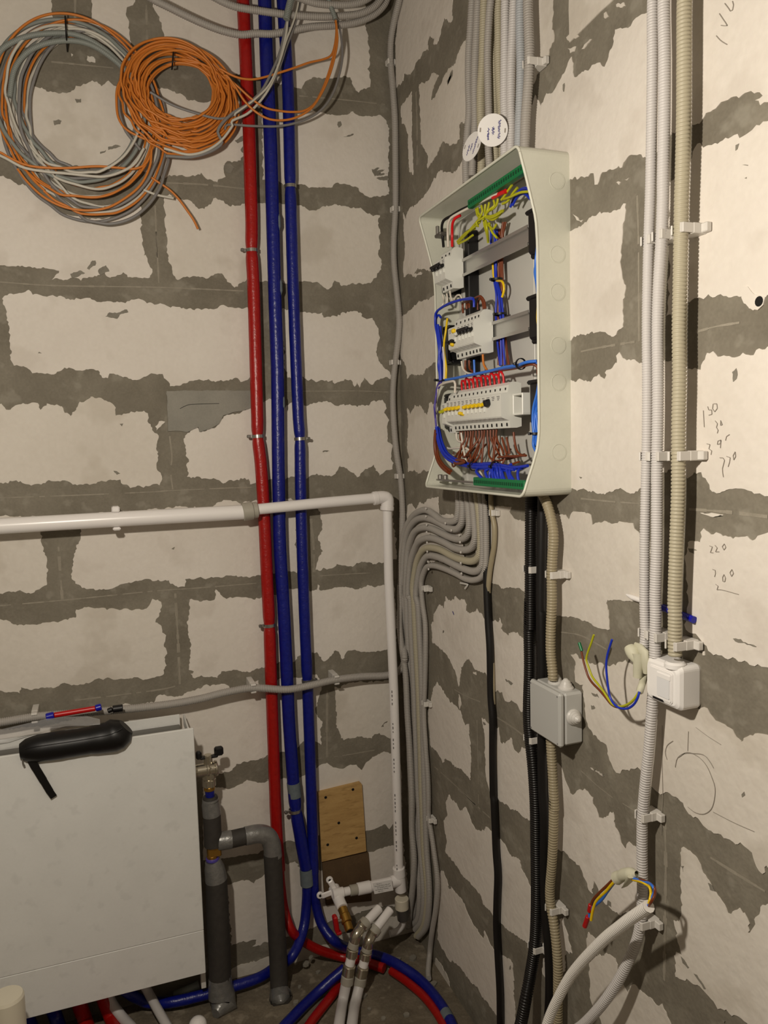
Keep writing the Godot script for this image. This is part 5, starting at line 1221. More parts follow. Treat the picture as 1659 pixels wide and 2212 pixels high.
func build_boxes() -> void:
	# grey junction box
	var z0 := 0.754
	var z1 := 0.856
	var y0 := 0.878
	var y1 := 0.977
	var t := thing("junction_box", "grey square junction box with cone grommets between the flexible tubes", "box", Vector3(0, y0, (z0 + z1) / 2))
	var zc := (z0 + z1) / 2
	var yc := (y0 + y1) / 2
	obj("body", Shape.new().box(Vector3(-0.0195, yc, zc), Vector3(0.039, y1 - y0 - 0.003, z1 - z0 - 0.003), 0.004), mats.box_grey, t)
	var lid := obj("lid", Shape.new().box(Vector3(-0.0455, yc, zc), Vector3(0.012, y1 - y0, z1 - z0), 0.004), mats.box_grey, t)
	for a in [[-1, -1], [1, 1], [1, -1], [-1, 1]]:
		obj("lid_catch", barrel(Shape.new(), Vector3(-0.051, yc + a[0] * 0.043, zc + a[1] * 0.0445), Vector3(-0.0519, yc + a[0] * 0.043, zc + a[1] * 0.0445), 0.0018, 0.0003, 8), mats.print_grey, lid)
	var cone := func(at: Vector3, dir: Vector3) -> Shape:
		return Shape.new().lathe([Vector2(0, 0), Vector2(0.0145, 0), Vector2(0.0145, 0.003), Vector2(0.0125, 0.0055), Vector2(0.0118, 0.0055), Vector2(0.0102, 0.010), Vector2(0.0095, 0.010), Vector2(0.0075, 0.0145), Vector2(0.0068, 0.0145), Vector2(0.003, 0.019), Vector2(0, 0.0195)], axis_to(at, at + dir), 20)
	obj("grommet", cone.call(Vector3(-0.022, yc + 0.004, z1 - 0.002), Vector3.BACK), mats.grommet, t)
	obj("grommet", cone.call(Vector3(-0.020, y1 - 0.002, zc + 0.024), Vector3.UP), mats.grommet, t)
	obj("grommet", cone.call(Vector3(-0.018, y1 - 0.002, zc - 0.012), Vector3.UP), mats.grommet, t)
	obj("grommet", cone.call(Vector3(-0.018, y0 + 0.002, zc - 0.012), Vector3.DOWN), mats.grommet, t)
	# white light switch on its surface box
	z0 = 1.070
	z1 = 1.1415
	y0 = 1.036
	y1 = 1.0985
	zc = (z0 + z1) / 2
	yc = (y0 + y1) / 2
	t = thing("light_switch", "white surface-mounted light switch under the three conduits", "switch", Vector3(0, y0, zc))
	var s := Shape.new()
	var prof := [[0.0, 0.0], [0.004, 0.0012], [0.032, 0.0012], [0.037, -0.0012], [0.040, -0.005]]
	for k in prof.size() - 1:
		var a: Array = prof[k]
		var b: Array = prof[k + 1]
		var ra := rounded(z1 - z0 + a[1] * 2, y1 - y0 + a[1] * 2, 0.008)
		var rb := rounded(z1 - z0 + b[1] * 2, y1 - y0 + b[1] * 2, 0.008)
		for j in ra.size():
			var j2 := (j + 1) % ra.size()
			s.quad(Vector3(-a[0], yc + ra[j].y, zc + ra[j].x), Vector3(-a[0], yc + ra[j2].y, zc + ra[j2].x), Vector3(-b[0], yc + rb[j2].y, zc + rb[j2].x), Vector3(-b[0], yc + rb[j].y, zc + rb[j].x), Vector3(-0.001, ra[j].y + ra[j2].y, ra[j].x + ra[j2].x))
	var cap := rounded(z1 - z0 - 0.010, y1 - y0 - 0.010, 0.008)
	s.slab(cap, Vector3(-0.0395, yc, zc), Vector3.BACK, Vector3.UP, Vector3.LEFT, 0.0, 0.0005)
	obj("housing", s, mats.switch_white, t)
	s = Shape.new()
	s.slab(rounded(0.050, 0.046, 0.004), Vector3(-0.040, yc - 0.001, zc), Vector3.BACK, Vector3.UP, Vector3.LEFT, 0.0, 0.0016)
	obj("frame_edge", s, mats.switch_white, t)
	s = Shape.new()
	s.slab(rounded(0.0465, 0.0425, 0.003), Vector3(-0.0416, yc - 0.001, zc), Vector3.BACK, Vector3.UP, Vector3.LEFT, 0.0, 0.0012)
	s.box(Vector3(-0.0432, yc + 0.013, zc + 0.008), Vector3(0.0024, 0.008, 0.028), 0.001)
	obj("rocker", s, mats.switch_white, t)
	s = Shape.new()
	s.slab(rounded(0.026, 0.030, 0.002), Vector3(-0.0428, yc - 0.003, zc + 0.008), Vector3.BACK, Vector3.UP, Vector3.LEFT, 0.0, 0.0012)
	obj("rocker_pad", s, mats.switch_grey, t)
	obj("slot", Shape.new().box(Vector3(-0.0412, yc - 0.0245, zc - 0.005), Vector3(0.003, 0.003, 0.022), 0.0005), mats.black, t)
	var cg := P([-30,1110,1123])[0] as Vector3
	obj("grommet", Shape.new().lathe([Vector2(0, -0.004), Vector2(0.0155, -0.004), Vector2(0.0155, 0.002), Vector2(0.012, 0.005), Vector2(0.0, 0.005)], Transform3D(Basis(), Vector3(cg.x, y1, cg.z)), 18), mats.switch_white, t)
	# cream boot with three bare wires left of the switch
	var bt := P([-40,1062,1053,-40,1076,1055,-40,1090,1057,-40,1100,1056,-40,1104,1044,-40,1106,1036])
	t = thing("cable_boot", "torn cream cable boot left of the light switch", "sheath", bt[0])
	obj("sleeve", Shape.new().sweep(curve([bt[0], bt[1], bt[2], bt[3]], 0.004), tapered(curve([bt[0], bt[1], bt[2], bt[3]], 0.004), [0.0070, 0.0078, 0.0095, 0.011]), 12, false), mats.sheath, t)
	obj("torn_cup", Shape.new().sweep(P([-42,1086,1055,-42,1094,1049,-42,1100,1043,-42,1103,1037,-42,1105,1035]), [0.006, 0.0105, 0.011, 0.009, 0.0075], 12, false), mats.sheath, t)
	obj("torn_flap", Shape.new().sweep(P([-38,1071,1068,-38,1087,1068,-38,1102,1066,-38,1107,1056,-38,1111,1044]), [0.004, 0.008, 0.010, 0.008, 0.003], 10, true, 0.6), mats.sheath, t)
	cable("white_cable", "white cable bending out behind the light switch to the bare wires", "cable", P([-20,1079,1045,-25,1065,1050,-35,1056,1059,-50,1052,1073,-50,1045,1070]), 0.0055, "sheath")
	for q in [["blue wire of the three curling up left of the switch", "blue_wire", P([-55,1048,1076,-58,1039,1076,-58,1026,1067,-58,1015,1052,-58,1010,1033,-58,1012,1019,-58,1021,1009,-58,1034,1005,-58,1049,1002,-58,1067,1000,-58,1085,1003,-58,1100,1009,-58,1113,1015])],
			["yellow-green wire of the three curling up left of the switch", "yellow_green", P([-53,1047,1073,-56,1032,1064,-56,1018,1046,-56,1010,1027,-56,1009,1013,-56,1015,1002,-56,1023,990,-56,1031,975,-56,1039,960,-56,1052,950,-56,1063,944,-56,1077,949,-56,1094,958,-56,1109,965])],
			["brown wire of the three curling up left of the switch", "brown_wire", P([-51,1045,1070,-54,1028,1059,-54,1014,1040,-54,1007,1022,-54,1007,1007,-54,1014,992,-54,1021,976,-54,1027,958,-54,1034,947,-54,1046,939,-54,1060,932,-54,1074,927])]]:
		cable("loose_wire", q[0], "wire", q[2], 0.0019, q[1], "", 0.004)
	var gt := P([-54,1073,929,-54,1086,921])
	tag(obj("wire_tip", barrel(Shape.new(), gt[0], gt[1], 0.0026, 0.0006, 8), mats.green_bar), "green sleeve on the tip of the brown wire", "sleeve")
	# pen stuck behind the conduits
	var pn := P([-6,1173,983,-6,1171,998,-7,1169,1068,-6,1166,1107,-6,1163,1133])
	t = thing("pen", "white pen with a blue cap stuck behind the conduits above the switch", "pen", pn[0])
	obj("barrel", Shape.new().sweep([pn[0], pn[0].lerp(pn[1], 0.5), pn[1], pn[2]], [0.0018, 0.0032, 0.0042, 0.0045], 12), mats.white_pvc, t)
	obj("cap", Shape.new().sweep([pn[2], pn[2].lerp(pn[3], 0.05), pn[4]], [0.0046, 0.0054, 0.0052], 12), mats.pen_blue, t)
	var cd: Vector3 = (pn[4] - pn[2]).normalized()
	obj("cap_clip", Shape.new().box(pn[3].lerp(pn[4], 0.35) + Vector3(-0.0068, 0.002, 0), Vector3(0.003, 0.005, 0.024), 0.001, Basis(Vector3(1, 0, 0), cd.cross(Vector3(1, 0, 0)).normalized() * -1.0, cd)), mats.pen_blue, t)

func rounded(w: float, h: float, r: float) -> PackedVector2Array:
	var o := PackedVector2Array()
	for c in [[1, 1, 0.0], [-1, 1, PI / 2], [-1, -1, PI], [1, -1, PI * 1.5]]:
		for k in 6:
			var a: float = c[2] + PI / 2 * k / 5.0
			o.append(Vector2(c[0] * (w / 2 - r) + r * cos(a), c[1] * (h / 2 - r) + r * sin(a)))
	return o

# pencil marks on the right wall, drawn in graphite strokes
func build_marks() -> void:
	var wall: Node3D = get_node("wall_right")
	var draw := func(lists: Array, wide: float, called: String, m: Material) -> void:
		var s := Shape.new()
		for l in lists:
			var pts := []
			for q in l:
				pts.append(Vector3(-0.0022, q.y, q.z))
			s.stroke(curve(pts, 0.006), wide, Vector3.LEFT, 0.0002)
		obj(called, s, m, wall)
	draw.call([P([0,1459,1143,0,1436,1145]), P([0,1464,1151,0,1459,1152,0,1460,1158,0,1453,1159,0,1452,1153]), P([0,1467,1161,0,1460,1160,0,1456,1164,0,1461,1169,0,1468,1167,0,1467,1162])], 0.0009, "pencil_number", mats.pencil)
	draw.call([P([0,1444,1165,0,1439,1170,0,1434,1167,0,1430,1172,0,1427,1169]), P([0,1444,1175,0,1439,1174,0,1435,1177,0,1440,1178,0,1444,1175])], 0.0009, "pencil_number", mats.pencil)
	draw.call([P([0,1413,1150,0,1412,1156,0,1406,1154,0,1403,1160,0,1398,1158]), P([0,1418,1176,0,1416,1169,0,1411,1170,0,1414,1176,0,1418,1176,0,1407,1175]), P([0,1425,1191,0,1422,1185,0,1417,1184])], 0.0009, "pencil_number", mats.pencil)
	draw.call([P([0,1394,1174,0,1393,1183,0,1379,1179,0,1368,1181]), P([0,1396,1186,0,1394,1193,0,1382,1189]), P([0,1402,1201,0,1396,1197,0,1391,1199,0,1396,1202,0,1402,1201])], 0.0009, "pencil_number", mats.pencil)
	draw.call([P([0,1272,1157,0,1271,1163,0,1263,1158,0,1263,1164]), P([0,1274,1167,0,1272,1172,0,1265,1168,0,1266,1175]), P([0,1278,1184,0,1273,1180,0,1269,1184,0,1274,1187,0,1278,1184])], 0.0008, "pencil_number", mats.pencil)
	draw.call([P([0,1240,1163,0,1239,1169,0,1230,1167]), P([0,1236,1184,0,1230,1181,0,1224,1184,0,1231,1187,0,1236,1184]), P([0,1245,1198,0,1239,1194,0,1235,1198,0,1241,1201,0,1245,1198])], 0.0008, "pencil_number", mats.pencil)
	draw.call([P([0,1220,1169,0,1219,1174,0,1211,1171,0,1214,1175,0,1213,1210])], 0.0008, "pencil_line", mats.pencil)
	draw.call([P([0,1977,1174,0,1967,1181,0,1960,1186,0,1967,1189,0,1973,1187]), P([0,1969,1165,0,1955,1174,0,1947,1179,0,1953,1168]), P([0,1944,1160,0,1934,1168,0,1924,1179])], 0.001, "pencil_number", mats.pencil)
	draw.call([P([0,984,1063,0,926,1063,0,875,1065,0,842,1063,0,809,1062]), P([0,994,1119,0,964,1118])], 0.0007, "pencil_plumb_line", mats.pencil)
	draw.call([P([0,929,1092,0,944,1096,0,957,1110,0,965,1131,0,970,1151,0,964,1163,0,958,1169]), P([0,947,1099,0,962,1118,0,963,1141,0,956,1156,0,943,1166,0,931,1172,0,913,1171,0,896,1165,0,882,1150,0,877,1132,0,879,1119]), P([0,968,1087,0,956,1074,0,942,1070,0,934,1074])], 0.0009, "pencil_circle", mats.pencil)
	draw.call([P([0,1005,1134,0,1000,1158,0,997,1182]), P([0,894,1169,0,896,1207,0,900,1242])], 0.0007, "pencil_line", mats.pencil)
	draw.call([P([0,1015,316,0,1008,323])], 0.003, "ink_spot", mats.ink)
	# drilled hole with its chipped rim
	var h := P([0,1590,1237])[0] as Vector3
	patch("hole_chip", wall, 1, flat2([1208,1600,1212,1612,1218,1612,1229,1601,1245,1594,1243,1585,1235,1580,1221,1584,1212,1592]), mats.block, 0.0, 0.0024, 0.005, 0.002)
	obj("drilled_hole", Shape.new().lathe([Vector2(0.0065, 0.0026), Vector2(0.0, 0.0026)], axis_to(h, h + Vector3.LEFT), 14), mats.hole, wall)

# ---------------------------------------------------------------- the distribution board on the right wall
const BZ0 := 0.390
const BZ1 := 0.822
const BY0 := 1.325
const BY1 := 1.920

func board_depth(y: float) -> float:
	var ys := [1.325, 1.335, 1.355, 1.38, 1.41, 1.435, 1.46, 1.76, 1.80, 1.83, 1.872, 1.905, 1.920]
	var ds := [0.099, 0.096, 0.089, 0.079, 0.069, 0.0655, 0.065, 0.065, 0.0675, 0.0755, 0.087, 0.097, 0.1]
	for k in ys.size() - 1:
		if y <= ys[k + 1]:
			return lerpf(ds[k], ds[k + 1], clampf((y - ys[k]) / (ys[k + 1] - ys[k]), 0.0, 1.0))
	return 0.1

func ring_points(inset: float, r: float) -> Array:
	var o := []
	var w := (BZ1 - BZ0) / 2 - inset
	var h := (BY1 - BY0) / 2 - inset
	var c := Vector2((BZ0 + BZ1) / 2, (BY0 + BY1) / 2)
	var corner := [[1, 1, 0.0], [-1, 1, PI / 2], [-1, -1, PI], [1, -1, PI * 1.5]]
	for q in 4:
		for k in 6:
			var a: float = corner[q][2] + PI / 2 * k / 5.0
			o.append(c + Vector2(corner[q][0] * (w - r) + r * cos(a), corner[q][1] * (h - r) + r * sin(a)))
		# points along the next straight side, so that the curved lip is followed
		if q % 2 == 1:
			var s: float = corner[q][0]
			for k in range(1, 40):
				var y: float = lerpf(c.y + s * -1.0 * 0.0 + (h - r) * corner[q][1], c.y - (h - r) * corner[q][1], k / 40.0)
				o.append(Vector2(c.x + s * w, y))
		else:
			var s2: float = corner[q][1]
			var from: float = c.x + corner[q][0] * (w - r)
			var to: float = c.x - corner[q][0] * (w - r)
			for k in range(1, 6):
				o.append(Vector2(lerpf(from, to, k / 6.0), c.y + s2 * h))
	return o

func board_wire(called: String, label: String, group: String, p: Array, r: float, m: String) -> void:
	tag(obj(called, Shape.new().tube(curve(p, 0.006), r, 7), mats[m]), label, "wire", group)

func breaker(called: String, label: String, group: String, z0: float, z1: float, yc: float, poles: int, lever: String, lever_up := true, joined := false) -> Node3D:
	var t := thing(called, label, "breaker", Vector3(-0.05, yc - 0.0425, (z0 + z1) / 2), group)
	var prof := PackedVector2Array([Vector2(0.042, -0.040), Vector2(0.052, -0.0425), Vector2(0.066, -0.0425), Vector2(0.0675, -0.029), Vector2(0.0835, -0.0235), Vector2(0.085, -0.021), Vector2(0.085, 0.019), Vector2(0.0835, 0.0215), Vector2(0.0705, 0.0235), Vector2(0.068, 0.037), Vector2(0.062, 0.0425), Vector2(0.050, 0.0425), Vector2(0.042, 0.040)])
	var w := (z1 - z0) / poles
	var s := Shape.new()
	for k in poles:
		s.slab(prof, Vector3(0, yc, 0), Vector3.LEFT, Vector3.UP, Vector3.BACK, z0 + w * k + 0.0004, z0 + w * (k + 1) - 0.0004)
	obj("body", s, mats.breaker, t)
	var print_ := Shape.new()
	for k in poles:
		var z := z0 + w * (k + 0.5)
		obj("terminal_slot", Shape.new().box(Vector3(-0.0692, yc + 0.030, z), Vector3(0.003, 0.0045, 0.0026), 0.0), mats.black, t)
		obj("terminal_slot", Shape.new().box(Vector3(-0.0672, yc - 0.036, z), Vector3(0.003, 0.006, 0.0026), 0.0), mats.black, t)
		for j in 3:
			print_.box(Vector3(-0.0850, yc + 0.016 - j * 0.003, z - 0.001 + 0.001 * (j % 2)), Vector3(0.0006, 0.0014, w * (0.55 - 0.1 * j)), 0.0)
	obj("print", print_, mats.print_grey, t)
	if lever == "":
		return t
	var dy := 0.004 if lever_up else -0.009
	if joined:
		obj("lever_bar", Shape.new().box(Vector3(-0.096, yc + dy + 0.003, (z0 + z1) / 2), Vector3(0.006, 0.006, (z1 - z0) * 0.8), 0.0015), mats[lever], t)
	for k in poles:
		var z := z0 + w * (k + 0.5)
		var l := Shape.new()
		l.box(Vector3(-0.0895, yc + dy, z), Vector3(0.012, 0.0065, w * 0.55), 0.0015, Basis(Vector3.BACK, 0.35 if lever_up else -0.3))
		obj("lever", l, mats[lever], t)
		obj("lever_guard", Shape.new().box(Vector3(-0.0862, yc - 0.006, z + w * 0.32), Vector3(0.004, 0.009, 0.0022), 0.0008), mats.breaker, t)
	return t

func build_board() -> void:
	var t := thing("distribution_board", "open pale plastic distribution board without its cover, full of wires", "electrical panel", Vector3(0, BY0, (BZ0 + BZ1) / 2))
	var outer := ring_points(0.0, 0.013)
	var inner := ring_points(0.0032, 0.010)
	var s := Shape.new()
	var c := Vector2((BZ0 + BZ1) / 2, (BY0 + BY1) / 2)
	var rim := []
	for k in outer.size():
		var k2 := (k + 1) % outer.size()
		var a: Vector2 = outer[k]
		var b: Vector2 = outer[k2]
		var ia: Vector2 = inner[k]
		var ib: Vector2 = inner[k2]
		var da := board_depth(a.y)
		var db := board_depth(b.y)
		var out := Vector3(0, (a + b).y * 0.5 - c.y, ((a + b).x * 0.5 - c.x) * 1.4)
		s.quad(Vector3(0, a.y, a.x), Vector3(0, b.y, b.x), Vector3(-db, b.y, b.x), Vector3(-da, a.y, a.x), out)
		s.quad(Vector3(0, ia.y, ia.x), Vector3(0, ib.y, ib.x), Vector3(-db, ib.y, ib.x), Vector3(-da, ia.y, ia.x), -out)
		s.quad(Vector3(-da, a.y, a.x), Vector3(-db, b.y, b.x), Vector3(-db, ib.y, ib.x), Vector3(-da, ia.y, ia.x), Vector3.LEFT)
		rim.append(Vector3(-da, (a.y + ia.y) / 2, (a.x + ia.x) / 2))
	rim.append(rim[0])
	var case_ := obj("enclosure", s, mats.case, t)
	obj("rim", Shape.new().tube(rim, 0.0026, 8, false), mats.case, case_)
	obj("back_panel", Shape.new().box(Vector3(-0.004, c.y, c.x), Vector3(0.008, BY1 - BY0 - 0.008, BZ1 - BZ0 - 0.008)), mats.backplate, t)
	for z in [0.425, 0.585, 0.718, 0.790]:
		obj("rib", Shape.new().box(Vector3(-0.011, c.y, z), Vector3(0.007, BY1 - BY0 - 0.02, 0.014), 0.001), mats.backplate, t)
	for y in [1.866, 1.743, 1.679, 1.588, 1.524, 1.402]:
		var kp := Vector3(-0.026, y, BZ1)
		var rg := Shape.new().lathe([Vector2(0.0138, 0.0), Vector2(0.0138, 0.0007), Vector2(0.0150, 0.0007), Vector2(0.0150, 0.0)], axis_to(kp, kp + Vector3.BACK), 28)
		var ko := obj("knockout", Shape.new().lathe([Vector2(0.0, 0.0004), Vector2(0.0132, 0.0004), Vector2(0.0134, 0.0)], axis_to(kp, kp + Vector3.BACK), 28), mats.case, t)
		obj("knockout_edge", rg, mats.case, ko)
	# rails and their black brackets
	var rails := [1.791, 1.641, 1.491]
	for y in rails:
		var rl := Shape.new()
		rl.box(Vector3(-0.0375, y, 0.582), Vector3(0.0015, 0.026, 0.345))
		for e in [-1.0, 1.0]:
			rl.box(Vector3(-0.0405, y + e * 0.013, 0.582), Vector3(0.0075, 0.0014, 0.345))
			rl.box(Vector3(-0.0445, y + e * 0.0155, 0.582), Vector3(0.0014, 0.006, 0.345))
		obj("din_rail", rl, mats.rail, t)
		for z in [0.404, 0.778]:
			var bk := Shape.new()
			bk.box(Vector3(-0.026, y, z), Vector3(0.046, 0.074, 0.034), 0.004)
			bk.box(Vector3(-0.032, y + 0.038, z - 0.004), Vector3(0.034, 0.008, 0.046), 0.003)
			bk.box(Vector3(-0.028, y - 0.038, z - 0.002), Vector3(0.026, 0.010, 0.040), 0.003)
			obj("rail_bracket", bk, mats.black, t)
	for q in [1.70, 1.555]:
		obj("cable_peg", barrel(Shape.new(), Vector3(-0.02, q, 0.788), Vector3(-0.045, q, 0.788), 0.0075, 0.002, 10), mats.black, t)
	obj("cable_duct", Shape.new().box(Vector3(-0.022, 1.72, 0.487), Vector3(0.024, 0.30, 0.020), 0.002), mats.black, t)
	# green terminal bars
	for q in [[1.894, 0.576, 0.792, 0.068], [1.345, 0.600, 0.800, 0.078]]:
		var g := obj("terminal_bar", Shape.new().box(Vector3(-q[3], q[0], (q[1] + q[2]) / 2), Vector3(0.012, 0.017, q[2] - q[1]), 0.0015), mats.green_bar, t)
		var sl := Shape.new()
		for k in 24:
			sl.box(Vector3(-q[3] - 0.006, q[0], q[1] + 0.008 + (q[2] - q[1] - 0.016) * k / 23.0), Vector3(0.0012, 0.006, 0.004))
		obj("terminal_slot", sl, mats.green_dark, g)
	var lg := Shape.new()
	lg.box(Vector3(-0.078, 1.342, 0.515), Vector3(0.010, 0.004, 0.20), 0.001)
	obj("earth_bar", lg, mats.steel, t)
	for z in [0.428, 0.455]:
		obj("bar_screw", barrel(Shape.new(), Vector3(-0.078, 1.343, z), Vector3(-0.078, 1.354, z), 0.006, 0.0015, 10), mats.steel, t)
	var ub := Vector3(-0.078, 1.868, 0.44)
	obj("top_screw", barrel(Shape.new(), ub, ub + Vector3(0, 0.02, 0), 0.0042, 0.001, 10), mats.steel, t)
	obj("top_lug", Shape.new().box(ub + Vector3(0.006, 0.0, 0.006), Vector3(0.02, 0.008, 0.03), 0.002), mats.dull_steel, t)
	# breakers
	breaker("circuit_breaker", "white three-pole main breaker with black levers on the top rail", "", 0.434, 0.489, rails[0], 3, "black", true, true)
	var dv := breaker("residual_breaker", "white four-pole switch with black levers on the middle rail, right end", "", 0.558, 0.616, rails[1], 4, "black", true, true)
	dv.set_meta("category", "breaker")
	breaker("circuit_breaker", "white blank-fronted single breaker left of the four-pole switch", "", 0.5385, 0.5575, rails[1], 1, "breaker")
	var rc := breaker("residual_breaker", "white breaker with yellow test button at the left of the middle rail", "", 0.4985, 0.538, rails[1], 2, "black", false)
	obj("test_button", Shape.new().box(Vector3(-0.0875, rails[1] + 0.012, 0.530), Vector3(0.008, 0.009, 0.010), 0.002), mats.yellow, rc)
	obj("test_button", Shape.new().box(Vector3(-0.0875, rails[1] - 0.014, 0.522), Vector3(0.008, 0.009, 0.012), 0.003), mats.yellow, rc)
	breaker("residual_breaker", "white switch with black lever at the right end of the bottom rail", "", 0.662, 0.722, rails[2], 3, "", true)
	var bl := Shape.new()
	bl.box(Vector3(-0.0895, rails[2] + 0.006, 0.675), Vector3(0.012, 0.013, 0.012), 0.002, Basis(Vector3.BACK, 0.35))
	obj("lever", bl, mats.black, get_node(NodePath(last_named("residual_breaker"))))
	for k in 10:
		var z := 0.4815 + 0.018 * k
		var down := k == 4
		breaker("circuit_breaker", "%s white breaker with yellow lever from the left in the bottom row" % ["first", "second", "third", "fourth", "fifth", "sixth", "seventh", "eighth", "ninth", "tenth"][k] if not down else "white single-pole breaker in the bottom row whose yellow lever is down", "yellow-levered breakers of the bottom row", z, z + 0.018, rails[2], 1, "yellow", not down)
	var lt := breaker("circuit_breaker", "narrow white breaker at the far left of the bottom row", "", 0.458, 0.476, rails[2] - 0.004, 1, "yellow_green", true)
	lt.set_meta("category", "breaker")
	var st := thing("end_stop", "white hollow end stop on the bottom rail beside the black-levered switch", "stop", Vector3(-0.05, rails[2] - 0.02, 0.745))
	for q in [[0.0, 0.018, 0.040, 0.003], [0.0, -0.018, 0.040, 0.003]]:
		obj("side", Shape.new().box(Vector3(-0.052, rails[2] + q[1], 0.743), Vector3(0.022, 0.004, 0.036), 0.001), mats.breaker, st)
	for z in [0.7265, 0.7595]:
		obj("side", Shape.new().box(Vector3(-0.052, rails[2], z), Vector3(0.022, 0.036, 0.004), 0.001), mats.breaker, st)
	obj("inside", Shape.new().box(Vector3(-0.044, rails[2], 0.743), Vector3(0.003, 0.033, 0.030)), mats.print_grey, st)
	# red jumpers over the bottom row
	for k in 10:
		var z := 0.5085 + 0.018 * k
		var hgt := 0.021 + 0.003 * (k % 2)
		var yb: float = rails[2] + 0.040
		var pts := [Vector3(-0.060, yb, z), Vector3(-0.061, yb + hgt * 0.7, z + 0.0005), Vector3(-0.063, yb + hgt, z + 0.005), Vector3(-0.063, yb + hgt, z + 0.014), Vector3(-0.061, yb + hgt * 0.7, z + 0.0175), Vector3(-0.060, yb, z + 0.018)]
		board_wire("jumper_wire", "red jumper loop between two breakers of the bottom row", "red jumper loops", pts, 0.0023, "red_wire")
	board_wires()

func last_named(called: String) -> String:
	return called if taken[called] == 0 else "%s_%03d" % [called, taken[called]]

